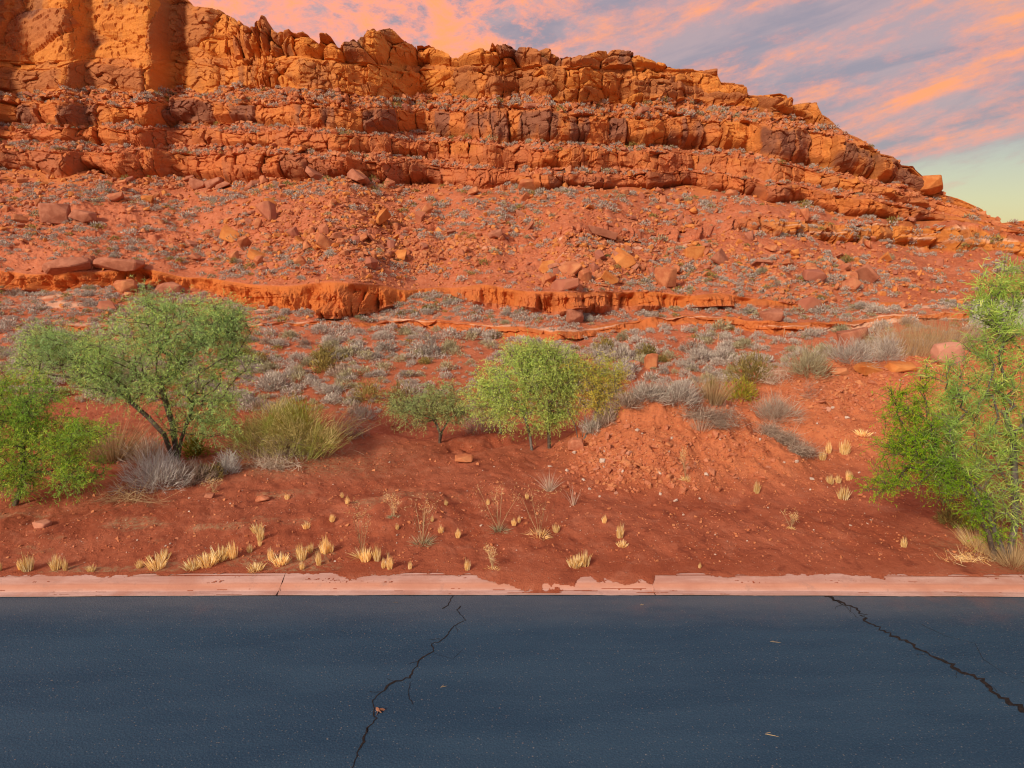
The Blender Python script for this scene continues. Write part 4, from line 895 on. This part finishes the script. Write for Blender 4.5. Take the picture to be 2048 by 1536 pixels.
weed(845, 1088, 108, 60, 'tall dry weed with a leafy straw base, second from the left', 1, True)
weed(724, 1116, 118, 26, 'thin tall dry weed at the left of the weeds', 2)
weed(998, 1062, 92, 46, 'tall dry weed with two pale seed heads in the middle of the verge', 3, True)
weed(1078, 1072, 92, 70, 'leaning bushy dry weed, widest of the tall weeds', 4)
weed(788, 1034, 40, 34, 'short dry weed growing in the small gully', 5, True)
weed(1580, 1058, 36, 16, 'single short dry stalk right of the mound', 6)
weed(985, 1138, 44, 34, 'sparse grey weed by the kerb in the centre', 7)
weed(1370, 960, 60, 14, 'thin stalk growing on the mound face', 8)
weed(428, 985, 24, 26, 'fan shaped dry weed below the silver brush', 9)

# ------------------------------------------------------------------ individual rocks
def big_rock(u, v, wpx, hpx, mat, label, seed, dims=(1, .8, 1), rot=0, tilt=(0, 0), name='boulder', box=.75, n=18, sink=.12):
    P = hit(u, v); q = mp(P)
    o = obj(name, rock_mesh(name, mat, (wpx*q*1.12, wpx*q*dims[1], hpx*q*1.15), n, seed, .05, box))
    o.location = (P[0], P[1]+wpx*q*dims[1]*.15, P[2]+hpx*q*(.5-sink)); o.rotation_euler = (tilt[0], tilt[1], rot)
    return tag(o, label, 'boulder' if name == 'boulder' else 'stone')
big_rock(130, 546, 88, 34, SLABM, 'brown wide boulder on the clay ledge, left one of the two slabs', 1, (1, .7, 1), 0, (0, -.12), box=.35, n=30)
big_rock(232, 540, 100, 28, SLABM, 'long flat brown boulder on the clay ledge, right one of the two slabs', 2, (1, .6, 1), 0, (0, .05), box=.35, n=30)
big_rock(180, 538, 22, 30, SLABM, 'narrow rock wedged between the two brown slabs', 3)
big_rock(108, 448, 54, 44, SLABM, 'angular dark boulder alone on the far left talus', 4, rot=.4)
big_rock(165, 444, 50, 22, SLABM, 'flat rock beside the angular dark boulder', 5, tilt=(0, .15))
big_rock(250, 588, 46, 30, ROCKM, 'arched red boulder below the clay ledge at left', 6, box=.4)
big_rock(338, 590, 62, 26, SLABM, 'low brown boulder behind the crown of the wide mesquite', 7, box=.4)
big_rock(215, 622, 36, 22, ROCKM, 'pale orange slab below the arched red boulder', 8)
big_rock(232, 402, 40, 18, ROCKM, 'long pale slab on the upper left talus', 9, tilt=(0, -.2))
big_rock(395, 378, 34, 22, SLABM, 'purple brown slab below the lower cliff band', 10, tilt=(0, .3))
big_rock(428, 376, 38, 20, SLABM, 'tilted purple slab right of another below the cliff band', 11, tilt=(0, -.3))
big_rock(540, 422, 24, 28, ROCKG, 'upright golden block on the talus left of the centre', 12)
big_rock(516, 522, 38, 20, ROCKG, 'orange slab tilted down to the right above the clay ledge', 13, tilt=(0, .45))
big_rock(1304, 738, 28, 36, ROCKM, 'upright pointed red rock standing in the sage flat', 14, (1, .8, 1), box=.6)
big_rock(1266, 736, 34, 18, SLABM, 'low rounded rock left of the upright pointed rock', 15, box=.3)
big_rock(1706, 694, 66, 42, SLABM, 'large flat topped boulder left of the tall dry grass', 16, (1, .9, 1), .2, (0, -.22), box=.5, n=26)
big_rock(1385, 704, 46, 30, ROCKM, 'smooth red boulder among sage behind the mound', 17, box=.35, n=26)
big_rock(1735, 745, 62, 22, ROCKG, 'flat orange slab on the crest of the bank', 18, (1, .7, 1), .1, box=.9, n=14, sink=.25)
big_rock(1672, 748, 44, 14, ROCKM, 'thin orange slab left of the flat slab on the bank crest', 19, (1, .7, 1), box=.9)
big_rock(1790, 742, 60, 18, ROCKG, 'low orange ledge stone right of the flat slab on the bank crest', 20, (1, .7, 1), box=.9)
big_rock(1885, 730, 70, 50, STONE, 'rounded pink rubble heap behind the willow leaves', 21, (1, .7, 1), box=.3, n=30)
big_rock(1152, 902, 34, 28, STONE, 'pink grey boulder at the left foot of the mound', 22, box=.4)
big_rock(1545, 640, 44, 26, SLABM, 'brown boulder on the layered ledge right of the centre', 23)
big_rock(1620, 626, 44, 32, ROCKM, 'cube like red boulder on the layered ledge', 24, rot=.5)
big_rock(1152, 648, 36, 32, SLABM, 'dark red boulder in the bay of the clay ledge', 25, rot=.3)
big_rock(1330, 572, 46, 42, ROCKM, 'big red block above the clay ledge right of the centre', 26, rot=.6)
big_rock(1130, 578, 60, 28, ROCKM, 'wide tilted red slab above the clay ledge', 27, tilt=(0, -.14), sink=.3)
big_rock(1445, 528, 34, 32, SLABM, 'dark leaning slab on the right talus', 28, tilt=(0, .6))
big_rock(1700, 580, 44, 30, ROCKM, 'pyramid shaped red boulder on the right talus', 29, n=9, rot=.3)
big_rock(1390, 520, 44, 30, ROCKG, 'golden boulder pair on the right talus', 30)
big_rock(1628, 565, 46, 26, ROCKM, 'flat red boulder on the right talus', 31)
big_rock(928, 924, 40, 16, ROCKM, 'crumbling soil clod at the small erosion cut', 32, box=.4)
big_rock(523, 1004, 30, 14, STONE, 'rounded red stone half buried in the verge', 33, name='stone', box=.3)
big_rock(420, 996, 22, 8, SLABM, 'dark flat stone below the fan shaped weed', 34, name='stone')
big_rock(84, 1054, 40, 17, STONE, 'reddish clod of earth near the left mesquite bush', 35, name='stone', box=.2, n=34, sink=.4)
# stones on the mound
ST = [(1149,908,16,10,1),(1204,926,20,14,1),(1207,936,9,6,1),(1217,948,18,20,0),(1218,898,20,18,0),(1213,880,14,30,0),(1243,946,12,10,1),(1270,862,11,8,1),(1252,858,18,16,0),(1282,870,6,5,1),(1257,910,18,10,0),(1317,950,13,7,1),(1352,1003,14,8,1),(1320,990,9,7,1),(1222,982,22,18,0),(1192,940,18,10,0),(1437,981,20,14,0),(1535,938,15,10,0),(1622,960,12,7,1),(1515,880,8,5,1),(1415,982,8,7,0),(1167,962,10,5,1),(1135,942,10,6,1),(1100,935,12,7,1),(1180,980,8,7,1),(1200,994,7,5,1),(1296,970,18,12,0),(1375,940,12,12,0),(1388,930,9,8,0),(1412,952,12,10,1),(1340,880,10,6,1),(1458,880,8,8,0),(1660,818,10,8,1),(1634,808,26,10,0),(1650,824,14,12,0),(1690,838,12,8,1),(1400,1000,8,6,1),(1536,1016,5,4,1),(1566,928,8,8,1),(1590,925,10,10,1),(1720,992,18,8,0),(1742,1042,8,4,1),(1700,1052,8,4,1),(1430,1110,6,4,1),(1250,922,12,10,0),(1262,938,14,14,0),(1240,970,12,8,0),(1150,990,10,8,0),(1180,930,10,10,0),(1305,925,10,8,0),(1350,960,12,8,0),(1455,905,10,8,0),(1470,940,8,6,0),(1160,925,12,10,0),(1130,975,14,10,0),(770,1128,8,5,1),(962,1052,8,5,1),(343,1090,6,4,1),(333,1093,6,4,1),(1232,990,14,8,0),(1275,985,10,8,0),(1225,915,10,6,0)]
SM = [[rock_mesh('stone', m_, d_, 14, 700+i*3+j, .06, .6) for i, d_ in enumerate(((1, .8, .6), (1, .9, .8), (1.1, .7, .5)))] for j, m_ in enumerate((STONE, PALE))]
for k, (u, v, w_, h_, pale_) in enumerate(ST):
    P = hit(u, v); q = mp(P); o = obj('stone', SM[pale_][k % 3]); o.location = (P[0], P[1], P[2]+h_*q*.25)
    o.scale = (w_*q*.9, w_*q*.8, h_*q*1.25); o.rotation_euler = (rng.normal(0, .3), rng.normal(0, .3), rng.uniform(0, 6))
    pos = 'on the left flank of the mound' if u < 1330 and v < 1000 else 'on the right part of the mound' if u < 1640 and v < 1000 else 'on the bank slope behind the mound trench' if v < 900 else 'lying on the bare verge soil'
    tag(o, f"{'pale whitish' if pale_ else 'pinkish red'} {'larger' if w_ > 14 else 'small'} {'flat' if h_ < w_*.7 else 'chunky'} stone {pos}", 'stone', 'stones scattered on the mound and verge')
# debris on the road
for (u, v, w_, lb) in ((757, 1422, 20, 'curled brown leaf lying on the long thin road crack'), ):
    r = np.random.default_rng(5); p = on_road(u, v, .006); V_, F_ = ribbons(np.zeros((4, 3)), unit(np.array([[1, .2, .3], [.6, -.6, .35], [-.5, .6, .3], [-.2, -1, .1]])), np.array([.075, .06, .06, .07]), np.array([.05, .045, .04, .02]), np.tile((0, 0, -.01), (4, 1)), r, 3, (.5, 1, .8, .1))
    plant('dry_leaf', (V_, F_), simple('brown_leaf', (.24, .09, .05), (.38, .20, .13)), p, lb, 'leaf')
for k, (u, v, L_, a_, lb) in enumerate(((785, 1205, .10, .1, 'thin straw on the asphalt left of the crack top'), (880, 1375, .09, .5, 'thin straw on the asphalt right of the long thin crack'), (1540, 1283, .13, -.1, 'curved straw in the middle of the right lane asphalt'), (1530, 1468, .13, -.2, 'curved straw at the bottom of the photo'), (680, 1262, .12, -.1, 'pale scuffed twig above the middle of the road'), (1280, 1210, .06, .3, 'tiny twig below the right kerb joint'))):
    r = np.random.default_rng(40+k); p = on_road(u, v, .010)
    plant('straw', ribbons(np.array([[0, 0, 0.], [.01, .012, 0]]), unit(np.array([[math.cos(a_), math.sin(a_), 0.], [math.cos(a_+.3), math.sin(a_+.3), 0]])), np.array([L_, L_*.5]), np.array([.0055, .004]), np.array([[0, -.02, .004], [0, 0.01, 0]]), r, 4, (.4, 1, 1, .8, .2)), TANG, p, lb, 'straw')

# ------------------------------------------------------------------ grey wall, stakes
Pw = at(1948, 645, 33.0); qw = mp(Pw)
e = bpy.data.objects.new('wall', None); C.objects.link(e); e.location = tuple(Pw); tag(e, 'pale grey stucco wall on the slope behind the willow', 'wall')
def box(x0, x1, y0, y1, z0, z1, name, mat, par, bev=.02):
    bm = bmesh.new(); bmesh.ops.create_cube(bm, size=1)
    for v in bm.verts: v.co = ((x0+x1)/2+v.co.x*(x1-x0), (y0+y1)/2+v.co.y*(y1-y0), (z0+z1)/2+v.co.z*(z1-z0))
    bmesh.ops.bevel(bm, geom=bm.edges[:], offset=bev, segments=2, affect='EDGES')
    me = bpy.data.meshes.new(name); bm.to_mesh(me); bm.free(); me.materials.append(mat); return obj(name, me, par)
box(0, 6.0, 0, .22, -.8, .98, 'panel', CONC, e); box(-.05, 6.05, -.05, .27, .983, 1.10, 'cap', simple('wall_cap', (.55, .55, .48), (.66, .66, .58)), e)
box(-.08, .25, -.06, .28, -.8, .97, 'pillar', CONC, e)
e['label'] = 'pale grey stucco wall with light cap on the slope behind the willow'
SW = box(-.02, .02, -.02, .02, -.1, 1, 'fence_stake', WOOD, None, .004); k = 0
for (u, v, h_, wd_) in ((1394, 706, 24, 'beside the smooth red boulder'), (1437, 688, 20, 'in the sage, right of the smooth red boulder'), (1481, 672, 18, 'behind the olive shrub'), (1567, 682, 24, 'behind the brown grey shrub'), (1610, 672, 20, 'left of the large flat topped boulder'), (1697, 698, 18, 'in front of the large flat topped boulder')):
    o = SW if k == 0 else SW.copy()
    if k: C.objects.link(o)
    P = hit(u, v); o.location = tuple(P); o.scale = (1, 1, h_*mp(P)); o.rotation_euler = (0, rng.normal(0, .05), rng.uniform(0, 1)); k += 1
    tag(o, f'thin weathered wooden stake {wd_}', 'stake', 'wooden stakes of the old fence line')

# ------------------------------------------------------------------ scattered rocks and sage on the slope
H0 = NG-1
flatHS = np.concatenate([np.full((NG-1, NC), -1), HS]); flatHF = np.concatenate([np.zeros((NG-1, NC)), HF])
UU = np.repeat(us[None], len(AX), 0)
inv = (UU > -60) & (UU < 2110)
def sample(n, wgt, r):
    wv = (wgt*inv*VIS).ravel().astype(float)
    # weight by the screen area of each grid cell
    dv = np.abs(np.gradient(AV, axis=0)).clip(0, 6).ravel(); wv *= dv
    cdf = np.cumsum(wv); idx = np.searchsorted(cdf, r.random(n)*cdf[-1])
    return idx
flatX, flatY, flatZ, flatU, flatV = (a.ravel() for a in (AX, AY, AZ, UU, AV))
def region(u, v):
    if v > 640:
        return 'on the sage flat behind the wide mesquite' if u < 480 else 'on the sage flat above the broom bush' if u < 760 else 'on the sage flat behind the central trees' if u < 1260 else 'on the sage flat behind the mound' if u < 1640 else 'on the sage flat near the tall dry grass'
    if v > 560: return 'near the clay ledge, ' + ('far left' if u < 420 else 'below the long slope' if u < 900 else 'in the centre' if u < 1300 else 'to the right')
    if v > 370: return 'on the talus slope, ' + ('far left' if u < 350 else 'left of the centre' if u < 750 else 'in the centre' if u < 1150 else 'right of the centre' if u < 1550 else 'far right')
    return 'on a bench of the cliff, ' + ('left side' if u < 700 else 'middle' if u < 1400 else 'right side')
r = np.random.default_rng(2024)
# boulders
cen = lambda a, b, c_, d_: np.exp(-((UU-a)/c_)**2-((AV-b)/d_)**2)
bw = np.isin(flatHS, [4, 6])*(.05 + 2.2*cen(700, 490, 230, 60) + 1.3*cen(1260, 500, 240, 70) + 1.3*cen(1600, 560, 190, 60) + .5*sstep(430, 360, AV) + .5*cen(480, 385, 200, 30) + .3*cen(60, 420, 100, 60))
bw = bw + np.isin(flatHS, [8, 10, 12])*.22 + np.isin(flatHS, [2])*.06
bw = bw*(.25+np.clip(fbm(AX/4, AZ/3+AY/6, 501, 3)+.4, 0, 1))
nb = 275; idx = sample(nb, bw*(AV < 625), r)
for k, i in enumerate(idx):
    P = np.array((flatX[i], flatY[i], flatZ[i])); q = mp(P); sz = float(np.clip(r.lognormal(2.95, .42), 10, 52))*q
    if flatHS.ravel()[i] > 6: sz *= .7
    gold_ = r.random() < .22; m_ = int(r.integers(0, 3))*4 + (1 if gold_ else (0, 2, 3)[int(r.integers(0, 3))])
    o = obj('boulder', ROCKS[m_ % 12]); o.location = (P[0], P[1], P[2]+sz*.22); o.scale = (sz,)*3
    o.rotation_euler = (r.normal(.15, .3), r.normal(0, .35), r.uniform(0, 6.28))
    col = {0: 'red', 1: 'golden orange', 2: 'rust red', 3: 'brown'}[m_ % 4]
    tag(o, f"{'large' if sz/q > 21 else 'mid sized' if sz/q > 14 else 'small'} {col} {'slab' if m_ % 12 in (3, 7, 11) else 'angular block'} {region(flatU[i], flatV[i])}", 'boulder', 'fallen boulders on the slope')
rv_ = [arr(m) for m in ROCKS]
nr = 13000; idx = sample(nr, (bw+.02*np.isin(flatHS, [2, 4, 6])+.55*np.isin(flatHS, [8, 10, 12]))*(AV < 640), r)
P = np.stack([flatX[idx], flatY[idx], flatZ[idx]], -1); q = np.array([mp(p) for p in P])
tag(merged('rubble', rv_[:8], P, np.clip(r.lognormal(1.68, .48, nr), 2.2, 17)*q, r, ROCKM, .4, .12), kind='stuff')
nr = 2400; idx = sample(nr, (bw+.02*np.isin(flatHS, [4, 6]))*(AV < 640), r)
P = np.stack([flatX[idx], flatY[idx], flatZ[idx]], -1); q = np.array([mp(p) for p in P])
tag(merged('scree', rv_[:8], P, np.clip(r.lognormal(1.85, .45, nr), 2.2, 16)*q, r, ROCKG, .4, .12), kind='stuff')
# gravel on the near soil and the mound
pv = [arr(m) for m in SM[0]]
near = (flatHS == -1)
gw = near*(AY > 9.75)*(AY < 20)*(.30 + 3.2*np.concatenate([GM[:-1], np.zeros_like(HF)])*np.clip(fbm(AX/.8, AY/.8, 511, 3)+.45, 0, 1))
for nm, mt, n_, lo, sd in (('gravel', STONE, 8000, .95, .45), ('pebbles', PALE, 900, .80, .40), ('clods', ROCKM, 6500, 1.25, .50)):
    idx = sample(n_, gw, r); P = np.stack([flatX[idx], flatY[idx], flatZ[idx]], -1) + np.stack([r.normal(0, .01, n_), r.normal(0, .01, n_), 0*r.random(n_)], -1)
    tag(merged(nm, pv, P, np.clip(r.lognormal(lo, sd, n_), 1.2, 9)*np.array([mp(p) for p in P]), r, mt, .5, .1), kind='stuff')
mwt = near*np.concatenate([GM[:-1], np.zeros_like(HF)])*(cen(1190, 945, 80, 40)*2.2 + cen(1330, 975, 130, 26) + .6*cen(1700, 790, 90, 40) + .25*cen(1380, 900, 200, 60))
for nm, mt, n_ in (('rubble', ROCKM, 800), ('rubble', STONE, 620)):
    idx = sample(n_, mwt, r); P = np.stack([flatX[idx], flatY[idx], flatZ[idx]], -1)
    tag(merged(nm, [arr(m) for m in ROCKS[:6]], P, np.clip(r.lognormal(1.75, .5, n_), 2.5, 17)*np.array([mp(p) for p in P]), r, mt, .5, .05), kind='stuff')
# sage
def bushset(n_var, mat, f): return [(lambda V, F: (V, F, mesh_from('sagebrush', V, F, mat)))(*f(np.random.default_rng(800+k))) for k in range(n_var)]
B_SAGE = bushset(5, SAGE, lambda r: dome_bush(900, r, .5, .50, .13, .024, .55, .45))
B_GREY = bushset(3, SAGEG, lambda r: dome_bush(850, r, .5, .52, .13, .025, .5, .45))
B_OLIV = bushset(3, OLIVE, lambda r: dome_bush(750, r, .5, .58, .13, .030, .35, .5))
B_DEAD = bushset(2, DEAD, lambda r: dome_bush(700, r, .5, .55, .18, .018, .4, .4))
dens = np.clip(fbm(AX/6, AY/6, 521, 3)+.5, .05, 1)
plain = (((flatHS == -1) & (AY > 19.8)) | np.isin(flatHS, [0]))
sagew = plain*(.25 + 1.0*cen(1480, 720, 330, 60) + .9*cen(600, 750, 220, 80) + .8*cen(120, 700, 200, 70) + .8*cen(900, 660, 260, 22))*dens
kinds = [(B_SAGE, 'grey', .62), (B_GREY, 'grey green', .18), (B_OLIV, 'olive', .08), (B_DEAD, 'dark brown grey', .12)]
pick = lambda n: r.choice(4, n, p=[k[2] for k in kinds])
n1 = 205; n2 = 90
idx = np.concatenate([sample(n1, sagew*(AV > 640), r), sample(n2, (np.isin(flatHS, [2])*1.2+.3*np.isin(flatHS, [4])*(AV > 500)), r)])
kk = pick(len(idx))
for k, i in enumerate(idx):
    P = np.array((flatX[i], flatY[i], flatZ[i])); q = mp(P); pxs = float(np.clip(r.lognormal(3.42 if k < n1 else 3.02, .30), 14, 70)*(1 if flatV[i] > 690 else .8)); sz = pxs*q
    if k < n1 and flatHS.ravel()[i] == -1 and P[1] < 22: sz *= .9
    lst, cw_, _ = kinds[kk[k]]; o = obj('sagebrush', lst[int(r.integers(0, len(lst)))][2]); o.location = tuple(P)
    o.scale = (sz*r.uniform(.9, 1.4), sz*r.uniform(.9, 1.2), sz*r.uniform(.8, 1.15)); o.rotation_euler[2] = r.uniform(0, 6.28)
    tag(o, f"{'large' if pxs > 36 else 'mid sized' if pxs > 22 else 'small'} rounded {cw_} sagebrush {region(flatU[i], flatV[i])}", 'sagebrush', 'sagebrush on the flat and lower slope')
def small_set(mat, seed, nb, up=.5):
    return [dome_bush(nb, np.random.default_rng(seed+k), .5, .42, .15, .070, .78, up) for k in range(4)]
tw = np.isin(flatHS, [4, 6])*(1.0)*np.clip(fbm(AX/5, AY/5+AZ/5, 531, 3)*1.6+.55, .05, 1) + np.isin(flatHS, [2])*1.2 + np.isin(flatHS, [8, 10, 12])*1.1 + np.isin(flatHS, [5])*.4 + plain*.35
tw = tw*(1-.75*cen(700, 480, 200, 60))*(1-.6*cen(1260, 500, 180, 60))*(1-.5*sstep(1500, 1900, UU)*sstep(500, 440, AV))
for nm, mt, n_, lo in (('distant_sage', SAGE, 5200, 2.47), ('distant_scrub', OLIVE, 330, 2.65), ('distant_brush', SAGEG, 750, 2.45)):
    idx = sample(n_, tw, r); P = np.stack([flatX[idx], flatY[idx], flatZ[idx]], -1)
    ss = np.clip(r.lognormal(lo, .33, n_), 5, 30)*np.array([mp(p) for p in P])*np.where(P[:, 2] > 9, .85, 1.0)
    tag(merged(nm, small_set(mt, 860, 105), P, ss, r, mt, .08, 0), kind='stuff')

idx = sample(620, sagew*(AV > 640), r); P = np.stack([flatX[idx], flatY[idx], flatZ[idx]], -1)
ss = np.clip(r.lognormal(3.0, .35, 620), 8, 38)*np.array([mp(p) for p in P])
tag(merged('flat_sage', [dome_bush(320, np.random.default_rng(880+k), .5, .46, .14, .036, .6, .45) for k in range(5)], P, ss, r, SAGE, .08, 0), kind='stuff')
idx = sample(200, sagew*(AV > 640), r); P = np.stack([flatX[idx], flatY[idx], flatZ[idx]], -1)
ss = np.clip(r.lognormal(3.1, .35, 200), 8, 42)*np.array([mp(p) for p in P])
tag(merged('flat_scrub', [dome_bush(300, np.random.default_rng(890+k), .5, .5, .14, .036, .4, .5) for k in range(4)], P, ss, r, SAGEG, .08, 0), kind='stuff')

P_ = hit(1846, 388); q_ = mp(P_)
o = obj('boulder', rock_mesh('boulder', ROCKS[1].materials[0], (50*q_, 60*q_, 40*q_), 26, 93, .05, .7)); o.location = tuple(at(1855, 369, P_[1]+.3)); o.rotation_euler = (0, .10, .7)
tag(o, 'overhanging angular block jutting against the sky at the right end of the cliff', 'boulder')
